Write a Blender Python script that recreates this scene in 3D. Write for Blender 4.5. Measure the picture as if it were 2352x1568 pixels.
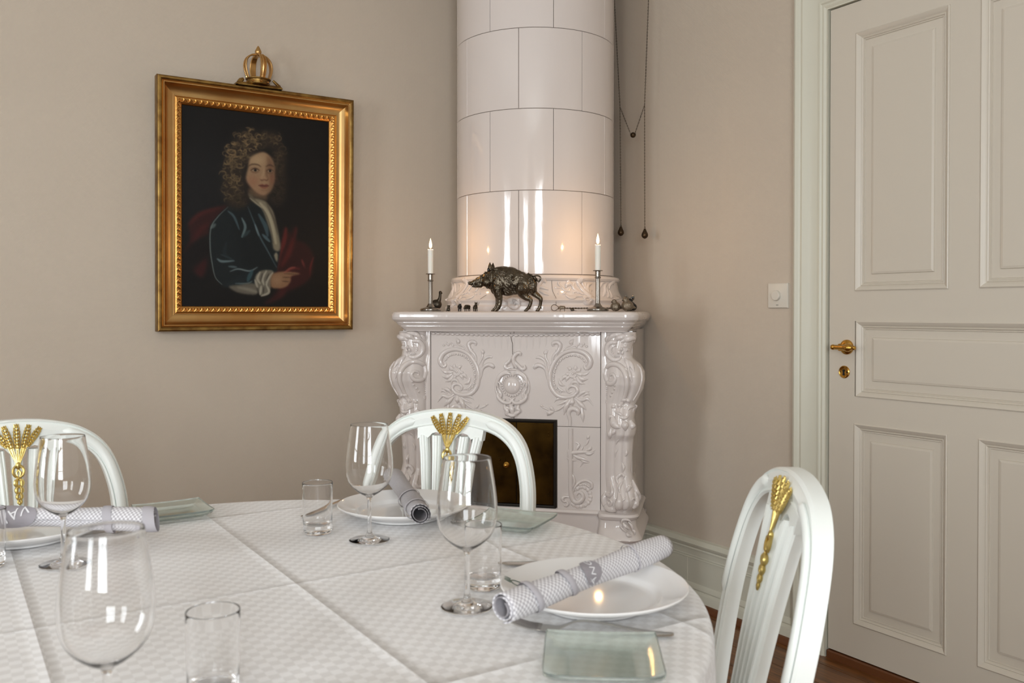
import bpy, bmesh, math, random
import numpy as np
from mathutils import Vector, Matrix, Euler

random.seed(7); rng = np.random.default_rng(7)
SC = bpy.context.scene
COL = SC.collection
PI = math.pi
for _o in list(bpy.data.objects):
    bpy.data.objects.remove(_o)

# ------------------------------------------------------------------ camera
H = 1.15; F = 2040.0; PITCH = math.radians(0.7)
cam_d = bpy.data.cameras.new('camera'); cam = bpy.data.objects.new('camera', cam_d); COL.objects.link(cam)
cam.location = (0, 0, H); cam.rotation_euler = (PI / 2 - PITCH, 0, 0)
cam_d.sensor_width = 36.0; cam_d.lens = F * 36.0 / 2352.0
cam_d.shift_y = -43.0 / 2352.0
cam_d.clip_start = 0.02
cam_d.dof.use_dof = True; cam_d.dof.focus_distance = 3.0; cam_d.dof.aperture_fstop = 8.5
SC.camera = cam

# room frame: x along the left wall towards the corner, y along the right wall towards the corner
ALPHA = math.radians(32.23)
CORNER = Vector((0.228, 4.271, 0))
M_ROOM = Matrix.Translation(CORNER) @ Matrix.Rotation(ALPHA, 4, 'Z')
M_LEFT = M_ROOM.copy()                                        # left wall: x right, y into wall
M_RIGHT = M_ROOM @ Matrix.Rotation(-PI / 2, 4, 'Z')            # right wall: x right, y into wall
M_STOVE = Matrix.Translation((0.008, 3.30, 0)) @ Matrix.Rotation(ALPHA - PI / 4, 4, 'Z')
RX0, RY0, RZ = -4.6, -5.4, 2.95

# ------------------------------------------------------------------ world, windows' daylight, exposure
w = bpy.data.worlds.new('world'); SC.world = w; w.use_nodes = True
w.node_tree.nodes['Background'].inputs[0].default_value = (0.86, 0.93, 1.0, 1)
w.node_tree.nodes['Background'].inputs[1].default_value = 1.2
SC.view_settings.view_transform = 'Standard'; SC.view_settings.look = 'None'
SC.view_settings.gamma = 1.0; SC.view_settings.use_curve_mapping = False
SC.view_settings.exposure = -0.2
SC.cycles.max_bounces = 24; SC.cycles.transmission_bounces = 24; SC.cycles.glossy_bounces = 8
# windows: (wall, centre, width, z0, z1, watts)
WINDOWS = [('side', -1.75, 0.75, 0.75, 2.2, 52), ('side', -4.50, 0.90, 0.75, 2.35, 62), ('back', -3.3, 1.25, 0.75, 2.45, 132)]
for wall, c, wd, z0, z1, e in WINDOWS:
    ld = bpy.data.lights.new('window_daylight', 'AREA'); ld.shape = 'RECTANGLE'
    ld.size = wd; ld.size_y = z1 - z0; ld.energy = e; ld.color = (0.90, 0.955, 1.0)
    lo = bpy.data.objects.new('window_daylight', ld); COL.objects.link(lo)
    if wall == 'side':
        p = Vector((RX0 - 0.22, c, (z0 + z1) / 2)); d = Vector((1, 0, 0))
    else:
        p = Vector((c, RY0 - 0.22, (z0 + z1) / 2)); d = Vector((0, 1, 0))
    q = d.to_track_quat('-Z', 'Y').to_matrix().to_4x4()
    lo.matrix_world = M_ROOM @ Matrix.Translation(p) @ q

# ------------------------------------------------------------------ pixel -> surface measurement
def ray(u, v):
    x = (u - 1176) / F; y = (741 - v) / F
    fw = Vector((0, math.cos(PITCH), -math.sin(PITCH))); up = Vector((0, math.sin(PITCH), math.cos(PITCH)))
    return fw + up * y + Vector((x, 0, 0))
def on_z(u, v, z=0.75):
    d = ray(u, v); t = (z - H) / d.z; return Vector((0, 0, H)) + d * t
def on_plane(u, v, M, off=0.0):
    """point seen at (u,v) on the plane y=-off of frame M -> (x,z) in that frame"""
    Mi = M.inverted(); o = Mi @ Vector((0, 0, H)); d = Mi.to_3x3() @ ray(u, v)
    t = (-off - o.y) / d.y; p = o + d * t; return (p.x, p.z)
def at_depth(u, v, Y):
    d = ray(u, v); return Vector((0, 0, H)) + d * (Y / d.y)

# ------------------------------------------------------------------ mesh helpers
class G:
    def __init__(s): s.v = []; s.f = []
    def add(s, vf, M=None, fn=None):
        n = len(s.v); vs, fs = vf
        if M is not None: vs = [M @ Vector(p) for p in vs]
        if fn is not None: vs = [fn(Vector(p)) for p in vs]
        s.v += [tuple(p) for p in vs]; s.f += [tuple(i + n for i in f) for f in fs]
        return s
def box(x0, x1, y0, y1, z0, z1):
    v = [(x0,y0,z0),(x1,y0,z0),(x1,y1,z0),(x0,y1,z0),(x0,y0,z1),(x1,y0,z1),(x1,y1,z1),(x0,y1,z1)]
    return v, [(3,2,1,0),(4,5,6,7),(0,1,5,4),(1,2,6,5),(2,3,7,6),(3,0,4,7)]
def lathe(prof, n=32, c=(0, 0)):
    vs = []; fs = []
    for r, z in prof:
        for i in range(n):
            a = 2 * PI * i / n; vs.append((c[0] + r * math.cos(a), c[1] + r * math.sin(a), z))
    m = len(prof)
    for j in range(m - 1):
        for i in range(n):
            a, b = j * n + i, j * n + (i + 1) % n
            fs.append((a, b, b + n, a + n))
    if prof[0][0] > 1e-6: fs.append(tuple(range(n - 1, -1, -1)))
    if prof[-1][0] > 1e-6: fs.append(tuple(range((m - 1) * n, m * n)))
    return vs, fs
def cr(P, k=6, closed=False):
    P = [tuple(p) for p in P]; n = len(P); out = []
    A = np.array(P, float)
    seg = n if closed else n - 1
    for i in range(seg):
        p1, p2 = A[i], A[(i + 1) % n]
        p0 = A[(i - 1) % n] if closed or i > 0 else 2 * p1 - p2
        p3 = A[(i + 2) % n] if closed or i + 2 < n else 2 * p2 - p1
        for j in range(k):
            t = j / k
            out.append(0.5 * ((2 * p1) + (-p0 + p2) * t + (2 * p0 - 5 * p1 + 4 * p2 - p3) * t * t + (-p0 + 3 * p1 - 3 * p2 + p3) * t ** 3))
    if not closed: out.append(A[-1])
    return [tuple(float(c) for c in p) for p in out]
def tube(P, R, n=8, up=None, flat=1.0, closed=False, caps=True):
    P = [Vector(p) for p in P]; m = len(P)
    if not isinstance(R, (list, tuple)): R = [R] * m
    vs = []; fs = []; prev = None
    for i in range(m):
        if closed: t = P[(i + 1) % m] - P[i - 1]
        else: t = P[min(i + 1, m - 1)] - P[max(i - 1, 0)]
        if t.length < 1e-9: t = Vector((0, 0, 1))
        t.normalize()
        if up is not None:
            s = t.cross(Vector(up))
            if s.length < 1e-6: s = prev or t.orthogonal()
            s.normalize(); b = s.cross(t)
            prev = s
        else:
            if prev is None: s = t.orthogonal().normalized()
            else:
                s = prev - t * prev.dot(t)
                s = s.normalized() if s.length > 1e-6 else t.orthogonal().normalized()
            b = t.cross(s); prev = s
        for j in range(n):
            a = 2 * PI * j / n
            vs.append(P[i] + s * (R[i] * math.cos(a)) + b * (R[i] * flat * math.sin(a)))
    for i in range(m if closed else m - 1):
        for j in range(n):
            a = i * n + j; b2 = i * n + (j + 1) % n; c = ((i + 1) % m) * n + (j + 1) % n; d = ((i + 1) % m) * n + j
            fs.append((a, b2, c, d))
    if caps and not closed:
        fs.append(tuple(range(n - 1, -1, -1))); fs.append(tuple(range((m - 1) * n, m * n)))
    return vs, fs
def prism(poly, y0, y1):
    """polygon in xz extruded from y0 to y1"""
    n = len(poly); v = [(p[0], y0, p[1]) for p in poly] + [(p[0], y1, p[1]) for p in poly]
    f = [tuple(range(n)), tuple(range(2 * n - 1, n - 1, -1))] + [(i + n, (i + 1) % n + n, (i + 1) % n, i) for i in range(n)]
    return v, f
def rect_frame(prof, x0, z0, x1, z1, fill=False):
    """mitred moulding: prof=(inset, height towards viewer)"""
    v = []; f = []
    for o, h in prof: v += [(x0 + o, -h, z0 + o), (x1 - o, -h, z0 + o), (x1 - o, -h, z1 - o), (x0 + o, -h, z1 - o)]
    for k in range(len(prof) - 1):
        for i in range(4):
            a, b = 4 * k + i, 4 * k + (i + 1) % 4
            f.append((a, b, b + 4, a + 4))
    if fill: k = 4 * (len(prof) - 1); f.append((k, k + 1, k + 2, k + 3))
    return v, f
def rect_side(prof, x0, z0, x1, z1, side):
    """one mitred side (0 bottom,1 right,2 top,3 left) of a rectangular moulding"""
    v, _ = rect_frame(prof, x0, z0, x1, z1); f = []; vv = []
    for k in range(len(prof)): vv += [v[4 * k + side], v[4 * k + (side + 1) % 4]]
    for k in range(len(prof) - 1): f.append((2 * k, 2 * k + 1, 2 * k + 3, 2 * k + 2))
    return vv, f
def heightgrid(xs, zs, fy):
    v = [(x, fy(x, z), z) for z in zs for x in xs]; n = len(xs)
    f = [(j * n + i, j * n + i + 1, (j + 1) * n + i + 1, (j + 1) * n + i) for j in range(len(zs) - 1) for i in range(n - 1)]
    return v, f
def ball(c, r, n=8, s=(1, 1, 1)):
    prof = [(r * math.sin(PI * i / n) if 0 < i < n else 0.0, -r * math.cos(PI * i / n)) for i in range(n + 1)]
    v, f = lathe(prof, n + 2)
    return [(c[0] + p[0] * s[0], c[1] + p[1] * s[1], c[2] + p[2] * s[2]) for p in v], f
def mesh(name, g, smooth=True, ang=38):
    me = bpy.data.meshes.new(name)
    me.from_pydata([tuple(p) for p in g.v], [], g.f)
    bm = bmesh.new(); bm.from_mesh(me)
    bmesh.ops.remove_doubles(bm, verts=bm.verts, dist=1e-6)
    bmesh.ops.recalc_face_normals(bm, faces=bm.faces)
    bm.to_mesh(me); bm.free()
    if smooth:
        me.shade_smooth(); me.set_sharp_from_angle(angle=math.radians(ang))
    return me
def obj(name, g, mat, parent=None, M=None, smooth=True, ang=38, solid=0, bevel=0, sub=0):
    me = g if isinstance(g, bpy.types.Mesh) else mesh(name, g, smooth, ang)
    o = bpy.data.objects.new(name, me); COL.objects.link(o)
    if mat is not None and not me.materials: me.materials.append(mat)
    if parent is not None: o.parent = parent
    if M is not None: o.matrix_local = M
    if solid: md = o.modifiers.new('s', 'SOLIDIFY'); md.thickness = solid; md.offset = -1
    if bevel: md = o.modifiers.new('b', 'BEVEL'); md.width = bevel; md.segments = 2; md.limit_method = 'ANGLE'
    if sub: md = o.modifiers.new('u', 'SUBSURF'); md.levels = sub; md.render_levels = sub
    return o
def tag(o, label, cat, group=None):
    o['label'] = label; o['category'] = cat
    if group: o['group'] = group
    return o
def thing(name, label, cat, M, group=None):
    o = bpy.data.objects.new(name, None); COL.objects.link(o); o.empty_display_size = 0.05
    o.matrix_world = M; return tag(o, label, cat, group)
def struct(name, g, mat, M=None, **k):
    o = obj(name, g, mat, None, M, **k); o['kind'] = 'structure'; return o
def dup(o, M, label, parent=None):
    c = o.copy(); COL.objects.link(c)
    if parent is not None: c.parent = parent
    else: c.matrix_world = M; c['label'] = label
    for ch in list(o.children): dup(ch, None, None, c)
    return c
T = Matrix.Translation
def RZm(a): return Matrix.Rotation(a, 4, 'Z')

# ------------------------------------------------------------------ materials
def lin(c): return tuple(((x / 255) / 12.92 if x / 255 <= 0.04045 else ((x / 255 + 0.055) / 1.055) ** 2.4) for x in c)
def mat(name, rgb, rough=0.5, metal=0.0, bump=None, var=None, coat=0.0, spec=None, emit=None, trans=0, ior=1.45, sss=0):
    """bump=(scale, strength, dist[, stretch]); var=(scale, rgb2[, stretch]) mixes a second colour by noise"""
    m = bpy.data.materials.new(name); m.use_nodes = True; nt = m.node_tree; b = nt.nodes['Principled BSDF']
    c = (*lin(rgb), 1)
    b.inputs['Base Color'].default_value = c; b.inputs['Roughness'].default_value = rough; b.inputs['Metallic'].default_value = metal
    if coat: b.inputs['Coat Weight'].default_value = coat; b.inputs['Coat Roughness'].default_value = 0.06
    if spec is not None: b.inputs['Specular IOR Level'].default_value = spec
    if trans: b.inputs['Transmission Weight'].default_value = trans; b.inputs['IOR'].default_value = ior
    if sss:
        b.inputs['Subsurface Weight'].default_value = sss; b.inputs['Subsurface Radius'].default_value = (0.02, 0.012, 0.008)
    if emit: b.inputs['Emission Color'].default_value = (*emit[0], 1); b.inputs['Emission Strength'].default_value = emit[1]
    tc = nt.nodes.new('ShaderNodeTexCoord')
    def noise(scale, stretch=None, detail=4):
        mp = nt.nodes.new('ShaderNodeMapping'); nt.links.new(tc.outputs['Object'], mp.inputs[0])
        if stretch: mp.inputs['Scale'].default_value = stretch
        n = nt.nodes.new('ShaderNodeTexNoise'); n.inputs['Scale'].default_value = scale; n.inputs['Detail'].default_value = detail
        nt.links.new(mp.outputs[0], n.inputs[0]); return n
    if var:
        n = noise(var[0], var[2] if len(var) > 2 else None)
        r = nt.nodes.new('ShaderNodeMapRange'); r.inputs[1].default_value = 0.35; r.inputs[2].default_value = 0.65
        nt.links.new(n.outputs[0], r.inputs[0])
        mx = nt.nodes.new('ShaderNodeMix'); mx.data_type = 'RGBA'; mx.inputs[6].default_value = c; mx.inputs[7].default_value = (*lin(var[1]), 1)
        nt.links.new(r.outputs[0], mx.inputs[0]); nt.links.new(mx.outputs[2], b.inputs['Base Color'])
    if bump:
        n = noise(bump[0], bump[3] if len(bump) > 3 else None, 2)
        bp = nt.nodes.new('ShaderNodeBump'); bp.inputs['Strength'].default_value = bump[1]; bp.inputs['Distance'].default_value = bump[2]
        nt.links.new(n.outputs[0], bp.inputs['Height']); nt.links.new(bp.outputs[0], b.inputs['Normal'])
    return m
def N(m, t): return m.node_tree.nodes.new(t)
def weave_bump(m, sx, sy, sz, strength, dist, axes='xz'):
    nt = m.node_tree; b = nt.nodes['Principled BSDF']; tc = N(m, 'ShaderNodeTexCoord')
    sp = N(m, 'ShaderNodeSeparateXYZ'); nt.links.new(tc.outputs['Object'], sp.inputs[0])
    def sine(out, s):
        a = N(m, 'ShaderNodeMath'); a.operation = 'MULTIPLY'; a.inputs[1].default_value = s; nt.links.new(out, a.inputs[0])
        c = N(m, 'ShaderNodeMath'); c.operation = 'SINE'; nt.links.new(a.outputs[0], c.inputs[0]); return c.outputs[0]
    u = sine(sp.outputs['X' if 'x' in axes else 'Y'], sx); v = sine(sp.outputs['Z' if 'z' in axes else 'Y'], sz)
    mu = N(m, 'ShaderNodeMath'); mu.operation = 'MULTIPLY'; nt.links.new(u, mu.inputs[0]); nt.links.new(v, mu.inputs[1])
    no = N(m, 'ShaderNodeTexNoise'); no.inputs['Scale'].default_value = 90; nt.links.new(tc.outputs['Object'], no.inputs[0])
    ad = N(m, 'ShaderNodeMath'); ad.operation = 'MULTIPLY_ADD'; ad.inputs[1].default_value = 1.6; nt.links.new(no.outputs[0], ad.inputs[0]); nt.links.new(mu.outputs[0], ad.inputs[2])
    bp = N(m, 'ShaderNodeBump'); bp.inputs['Strength'].default_value = strength; bp.inputs['Distance'].default_value = dist
    nt.links.new(ad.outputs[0], bp.inputs['Height']); nt.links.new(bp.outputs[0], b.inputs['Normal'])

WALLC = (200, 187, 171)
m_wall_l = mat('wallpaper_left', WALLC, 0.75, var=(1.2, (196, 183, 167))); weave_bump(m_wall_l, 1100, 0, 1100, 0.45, 0.0006, 'xz')
m_wall_r = mat('wallpaper_right', WALLC, 0.75, var=(1.2, (196, 183, 167))); weave_bump(m_wall_r, 1100, 0, 1100, 0.45, 0.0006, 'xz')
m_ceiling = mat('ceiling_paint', (238, 236, 230), 0.8)
m_paint = mat('door_paint', (205, 197, 183), 0.36, bump=(60, 0.12, 0.0006, (1, 1, .12)))
m_trim = mat('trim_paint', (208, 206, 190), 0.38, bump=(50, 0.1, 0.0006))
m_tile = mat('stove_glaze', (222, 213, 208), 0.08, bump=(26, 0.4, 0.0022, (1, 1, .22)), coat=0.5)
m_glaze = mat('relief_glaze', (222, 213, 208), 0.07, bump=(30, 0.18, 0.0012), coat=0.5)
m_grout = mat('stove_joint', (92, 82, 72), 0.9)
m_chair = mat('chair_paint', (238, 242, 238), 0.34, bump=(70, 0.1, 0.0004, (1, 1, .2)))
m_gold = mat('chair_gilding', (218, 194, 120), 0.33, 1.0, bump=(160, 0.4, 0.0008))
m_frame = mat('frame_gilding', (206, 170, 114), 0.34, 1.0, bump=(40, 0.15, 0.0006), var=(5, (190, 144, 88)))
m_frame2 = mat('frame_gilding_worn', (166, 134, 76), 0.42, 1.0, bump=(90, 0.3, 0.0008), var=(22, (120, 88, 48)))
m_frame3 = mat('frame_ornament_gilding', (206, 152, 84), 0.28, 1.0, bump=(300, 0.5, 0.001))
m_brass = mat('polished_brass', (196, 150, 72), 0.2, 1.0)
m_darkbrass = mat('fire_door_brass', (84, 62, 26), 0.3, 1.0, bump=(12, 0.2, 0.001), var=(9, (46, 32, 14)))
m_iron = mat('dark_iron', (34, 28, 22), 0.55, 0.6)
m_pewter = mat('pewter', (150, 144, 136), 0.24, 1.0)
m_bronze = mat('boar_bronze', (112, 103, 90), 0.27, 1.0, bump=(170, 1.0, 0.004, (1, .6, .35)), var=(25, (76, 68, 57)))
m_smallbronze = mat('dark_figurine_metal', (74, 66, 56), 0.36, 0.9, bump=(300, 0.6, 0.001))
m_silver = mat('figurine_silver', (140, 128, 112), 0.28, 1.0, bump=(420, 1.0, 0.002))
m_blackenamel = mat('black_enamel', (14, 14, 15), 0.2)
m_wax = mat('candle_wax', (246, 242, 232), 0.45, sss=0.35)
m_flame = mat('flame', (255, 200, 120), 0.5, emit=((1.0, 0.66, 0.26), 7))
_nt = m_flame.node_tree; _o = _nt.nodes['Material Output']; _nt.nodes.remove(_nt.nodes['Principled BSDF'])
_e = _nt.nodes.new('ShaderNodeEmission'); _e.inputs[0].default_value = (1.0, .60, .22, 1); _e.inputs[1].default_value = 6.0
_t = _nt.nodes.new('ShaderNodeBsdfTransparent'); _a = _nt.nodes.new('ShaderNodeAddShader')
_nt.links.new(_e.outputs[0], _a.inputs[0]); _nt.links.new(_t.outputs[0], _a.inputs[1]); _nt.links.new(_a.outputs[0], _o.inputs[0])
m_wick = mat('wick', (20, 16, 12), 0.9)
m_chain = mat('chain_metal', (74, 60, 44), 0.42, 0.9)
m_china = mat('white_china', (232, 230, 228), 0.05, spec=0.3)
m_steel = mat('cutlery_steel', (200, 197, 192), 0.2, 1.0)
m_glass = mat('clear_glass', (255, 255, 255), 0.0, trans=1.0, ior=1.47)
m_greenglass = mat('greenish_glass', (206, 232, 222), 0.03, trans=1.0, ior=1.5)
m_plastic = mat('switch_plastic', (214, 208, 196), 0.35)
m_black = mat('black_gap', (8, 7, 6), 0.8)
m_mark = mat('printed_mark', (60, 66, 56), 0.5)
m_seat = mat('seat_cloth', (206, 200, 188), 0.9, bump=(200, 0.4, 0.001))
# ------------------------------------------------------------------ ROOM
WT = 0.22
xs_door0 = on_plane(1906, 700, M_RIGHT)[0]              # left edge of the door leaf on the right wall
xs_door1 = xs_door0 + 2 * (on_plane(2216, 700, M_RIGHT)[0] - xs_door0)
z_top = on_plane(1908, 26, M_RIGHT)[1]
z_bot = 0.03
# left wall (behind the picture) and right wall (with the door opening)
struct('wall_left', G().add(box(RX0 - WT, WT, 0, WT, 0, RZ)), m_wall_l, M_LEFT, smooth=False)
g = G(); g.add(box(-WT, xs_door0 - 0.012, 0, WT, 0, RZ)); g.add(box(xs_door0 - 0.012, xs_door1 + 0.012, 0, WT, z_top + 0.012, RZ)); g.add(box(xs_door1 + 0.012, -RY0 + WT, 0, WT, 0, RZ))
struct('wall_right', g, m_wall_r, M_RIGHT, smooth=False)
g = G().add(box(xs_door0 - 0.012, xs_door1 + 0.012, 0.06, WT, 0, z_top + 0.012))
struct('wall_behind_door', g, m_black, M_RIGHT, smooth=False)
def holed(a0, a1, holes, mk):
    g = G(); holes = sorted(holes); cur = a0
    for c, wd, z0, z1 in holes:
        l, r = c - wd / 2, c + wd / 2
        g.add(mk(cur, l, 0, RZ)); g.add(mk(l, r, 0, z0)); g.add(mk(l, r, z1, RZ)); cur = r
    g.add(mk(cur, a1, 0, RZ)); return g
hs = [(c, wd, z0, z1) for wl, c, wd, z0, z1, e in WINDOWS if wl == 'side']
hb = [(c, wd, z0, z1) for wl, c, wd, z0, z1, e in WINDOWS if wl == 'back']
struct('wall_side', holed(RY0 - WT, 0, hs, lambda a, b, z0, z1: box(RX0 - WT, RX0, a, b, z0, z1)), m_wall_r, M_ROOM, smooth=False)
struct('wall_back', holed(RX0, 0, hb, lambda a, b, z0, z1: box(a, b, RY0 - WT, RY0, z0, z1)), m_wall_l, M_ROOM, smooth=False)
struct('ceiling', G().add(box(RX0 - WT, WT, RY0 - WT, WT, RZ, RZ + 0.1)), m_ceiling, M_ROOM, smooth=False)
for i, (wl, c, wd, z0, z1, e) in enumerate(WINDOWS):
    g = G(); t = 0.03
    for a, b, zz0, zz1 in [(-wd/2, -wd/2+.05, z0, z1), (wd/2-.05, wd/2, z0, z1), (-wd/2, wd/2, z0, z0+.06), (-wd/2, wd/2, z1-.06, z1), (-.03, .03, z0, z1)] + \
            [(-wd/2, wd/2, z0 + (z1 - z0) * k / 4 - .012, z0 + (z1 - z0) * k / 4 + .012) for k in (1, 2, 3)]:
        if wl == 'side': g.add(box(RX0 - .12, RX0 - .12 + t, c + a, c + b, zz0, zz1))
        else: g.add(box(c + a, c + b, RY0 - .12, RY0 - .12 + t, zz0, zz1))
    struct('window_%d' % (i + 1), g, m_trim, M_ROOM, smooth=False)

# floor: sub-floor and single pine planks running along the right wall
def plank_mat():
    m = mat('pine_plank', (122, 74, 30), 0.3); nt = m.node_tree; b = nt.nodes['Principled BSDF']
    tc = N(m, 'ShaderNodeTexCoord'); oi = N(m, 'ShaderNodeObjectInfo'); ad = N(m, 'ShaderNodeVectorMath'); ad.operation = 'ADD'
    sc_ = N(m, 'ShaderNodeVectorMath'); sc_.operation = 'SCALE'; sc_.inputs['Scale'].default_value = 9.0
    cb = N(m, 'ShaderNodeCombineXYZ'); nt.links.new(oi.outputs['Random'], cb.inputs[0]); nt.links.new(oi.outputs['Random'], cb.inputs[1])
    nt.links.new(cb.outputs[0], sc_.inputs[0]); nt.links.new(tc.outputs['Object'], ad.inputs[0]); nt.links.new(sc_.outputs[0], ad.inputs[1])
    mp = N(m, 'ShaderNodeMapping'); mp.inputs['Scale'].default_value = (26, 2.2, 26); nt.links.new(ad.outputs[0], mp.inputs[0])
    n1 = N(m, 'ShaderNodeTexNoise'); n1.inputs['Scale'].default_value = 2.2; n1.inputs['Detail'].default_value = 5; n1.inputs['Distortion'].default_value = 1.2
    nt.links.new(mp.outputs[0], n1.inputs[0])
    r = N(m, 'ShaderNodeValToRGB'); e = r.color_ramp.elements
    e[0].position = .3; e[0].color = (*lin((80, 46, 20)), 1); e[1].position = .7; e[1].color = (*lin((140, 90, 46)), 1)
    nt.links.new(n1.outputs[0], r.inputs[0])
    vo = N(m, 'ShaderNodeTexVoronoi'); vo.inputs['Scale'].default_value = 1.0; mp2 = N(m, 'ShaderNodeMapping'); mp2.inputs['Scale'].default_value = (9, 3.2, 1)
    nt.links.new(ad.outputs[0], mp2.inputs[0]); nt.links.new(mp2.outputs[0], vo.inputs[0])
    kr = N(m, 'ShaderNodeMapRange'); kr.inputs[1].default_value = .05; kr.inputs[2].default_value = .14; nt.links.new(vo.outputs['Distance'], kr.inputs[0])
    mx = N(m, 'ShaderNodeMix'); mx.data_type = 'RGBA'; mx.inputs[6].default_value = (*lin((50, 24, 8)), 1)
    nt.links.new(kr.outputs[0], mx.inputs[0]); nt.links.new(r.outputs[0], mx.inputs[7]); nt.links.new(mx.outputs[2], b.inputs['Base Color'])
    return m
m_pine = plank_mat()
fl = struct('floor', G().add(box(RX0 - WT, WT, RY0 - WT, WT, -0.1, -0.012)), m_black, M_ROOM, smooth=False)
PW = 0.13; pm = None; k = 0; x = -0.075 + PW * 0
px = [-0.075 - PW * i for i in range(36)]
pm = mesh('plank', G().add(box(-PW + 0.0028, 0, RY0, 0, -0.012, 0)), False)
pm.materials.append(m_pine)
for xx in [0.055] + px:
    if xx - PW < RX0: break
    o = obj('plank', pm, None, fl, T((xx, 0, 0)))
# skirting, in two lengths with the butt joint seen in the photo, and a stained quarter-round at its foot
z_s = [on_plane(1640, v, M_RIGHT, 0.02)[1] for v in (1253.5, 1290, 1373, 1393, 1424)]
SK = [(0.0, 0.026), (0.048, 0.026), (0.052, 0.024), (0.058, 0.017), (0.064, 0.020), (0.076, 0.016), (0.082, 0.010), (0.176, 0.010), (0.178, 0.013), (0.181, 0.010), (0.186, 0.010), (0.188, 0.014),
      (0.191, 0.012), (0.215, 0.014), (0.218, 0.022), (0.224, 0.020), (0.230, 0.026), (0.240, 0.030), (0.246, 0.026), (0.250, 0.018), (0.254, 0.016), (0.258, 0.0)]
def skirting(x0, x1):
    v = []; f = []
    for x in (x0, x1): v += [(x, -h, z + 0.004) for z, h in SK]
    n = len(SK)
    for i in range(n - 1): f.append((i, i + 1, n + i + 1, n + i))
    f.append(tuple(range(n))); f.append(tuple(range(2 * n - 1, n - 1, -1)))
    return v, f
xj = on_plane(1579, 1300, M_RIGHT, 0.01)[0]
xc0 = on_plane(1825, 900, M_RIGHT, 0.02)[0]
bs_ = struct('baseboard_right', G().add(skirting(0.62, xc0)), m_trim, M_RIGHT)
obj('butt_joint', G().add(box(xj - .001, xj + .001, -.0108, -.005, .088, .178)), mat('joint_filler', (226, 222, 206), .6), bs_, smooth=False)
struct('baseboard_right_2', G().add(skirting(xs_door1 + .11, -RY0)), m_trim, M_RIGHT)
struct('baseboard_left', G().add(skirting(RX0, -0.62)), m_trim, M_LEFT)
def qround(x0, x1, h0=0.026):
    v = []; f = []
    P = [(0, 0)] + [(0.02 * math.cos(a), 0.022 * math.sin(a)) for a in [PI / 2 * i / 5 for i in range(6)]]
    for x in (x0, x1): v += [(x, -h0 - p[0], p[1]) for p in P]
    n = len(P)
    for i in range(n): f.append((i, (i + 1) % n, n + (i + 1) % n, n + i))
    return v, f
m_stain = mat('stained_strip', (104, 62, 34), 0.35, bump=(30, .1, .0005, (1, 1, .1)))
struct('trim_1', G().add(qround(0.62, xc0 + .03)), m_stain, M_RIGHT)
struct('trim_2', G().add(qround(RX0, -0.62)), m_stain, M_LEFT)
# door casing: moulded, mitred round the opening, down to the floor
cw = xs_door0 - 0.004 - xc0
CP = [(0, 0), (0, .030), (.006, .034), (.012, .030), (.016, .024), (.022, .026), (.027, .022), (.031, .018), (.062, .016), (.064, .020), (.068, .020), (.071, .015), (.076, .017), (.081, .012), (.084, .013)]
CP = [(a / .084 * cw, h) for a, h in CP] + [(cw, 0.0), (cw, -.03)]
X0, X1 = xc0, xs_door1 + 0.004 + cw; ZT = z_top + 0.004 + cw
for nm, sd in (('trim_3', 3), ('trim_4', 2), ('trim_5', 1)):
    struct(nm, G().add(rect_side(CP, X0, -cw, X1, ZT, sd)), m_trim, M_RIGHT)
struct('threshold', G().add(box(xs_door0 - .0, xs_door1, -0.012, 0.06, -0.012, z_bot - 0.004)), m_stain, M_RIGHT, smooth=False, bevel=.004)

# door leaf
DF = 0.004                                             # leaf face stands this far in front of the wall plane
def WR(u, v, off=DF): return on_plane(u, v, M_RIGHT, off)
door = struct('door_1', G().add(box(0, 0, 0, 0, 0, 0)), m_paint, M_RIGHT) if False else None
dx0, dx1 = xs_door0 + .002, xs_door1 - .002; xm = (dx0 + dx1) / 2
# panel openings measured on the leaf: (x0,z0,x1,z1)
a = WR(1967, 76); b = WR(2183, 8); c = WR(1962, 668)
pan = [(a[0], c[1], b[0], a[1])]
mid0 = WR(1967, 737); mid1 = WR(1962, 905)
pan += [(mid0[0], WR(1962, 910)[1], 2 * xm - mid0[0], mid0[1])]
lo0 = WR(1966, 972); lo1 = WR(1951, 1428); lo2 = WR(2173, 995)
pan += [(a[0], lo1[1], b[0], lo0[1])]
pan += [(2 * xm - pan[0][2], pan[0][1], 2 * xm - pan[0][0], pan[0][3]), (2 * xm - pan[2][2], pan[2][1], 2 * xm - pan[2][0], pan[2][3])]
g = G()
ys, ye = -DF, 0.036
cols = [(dx0, pan[0][0]), (pan[0][2], 2 * xm - pan[0][2]), (2 * xm - pan[0][0], dx1)]
g.add(box(cols[0][0], cols[0][1], ys, ye, z_bot, z_top)); g.add(box(cols[2][0], cols[2][1], ys, ye, z_bot, z_top))
for z0, z1 in ((z_bot, pan[2][1]), (pan[2][3], pan[1][1]), (pan[1][3], pan[0][1]), (pan[0][3], z_top)):
    g.add(box(cols[0][1], cols[2][0], ys, ye, z0, z1))
for z0, z1 in ((pan[2][1], pan[2][3]), (pan[0][1], pan[0][3])):
    g.add(box(cols[1][0], cols[1][1], ys, ye, z0, z1))
door = struct('door_1', g, m_paint, M_RIGHT, smooth=False)
MP = [(0, DF - .001), (0, DF + .003), (.003, DF + .005), (.010, DF + .001), (.016, DF - .006), (.018, DF - .004), (.021, DF - .006), (.023, DF - .010), (.026, DF - .009), (.028, DF - .014)]
PP = [(.027, DF - .013), (.052, DF - .0125), (.0535, DF - .0085), (.060, DF - .0065)]
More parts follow.
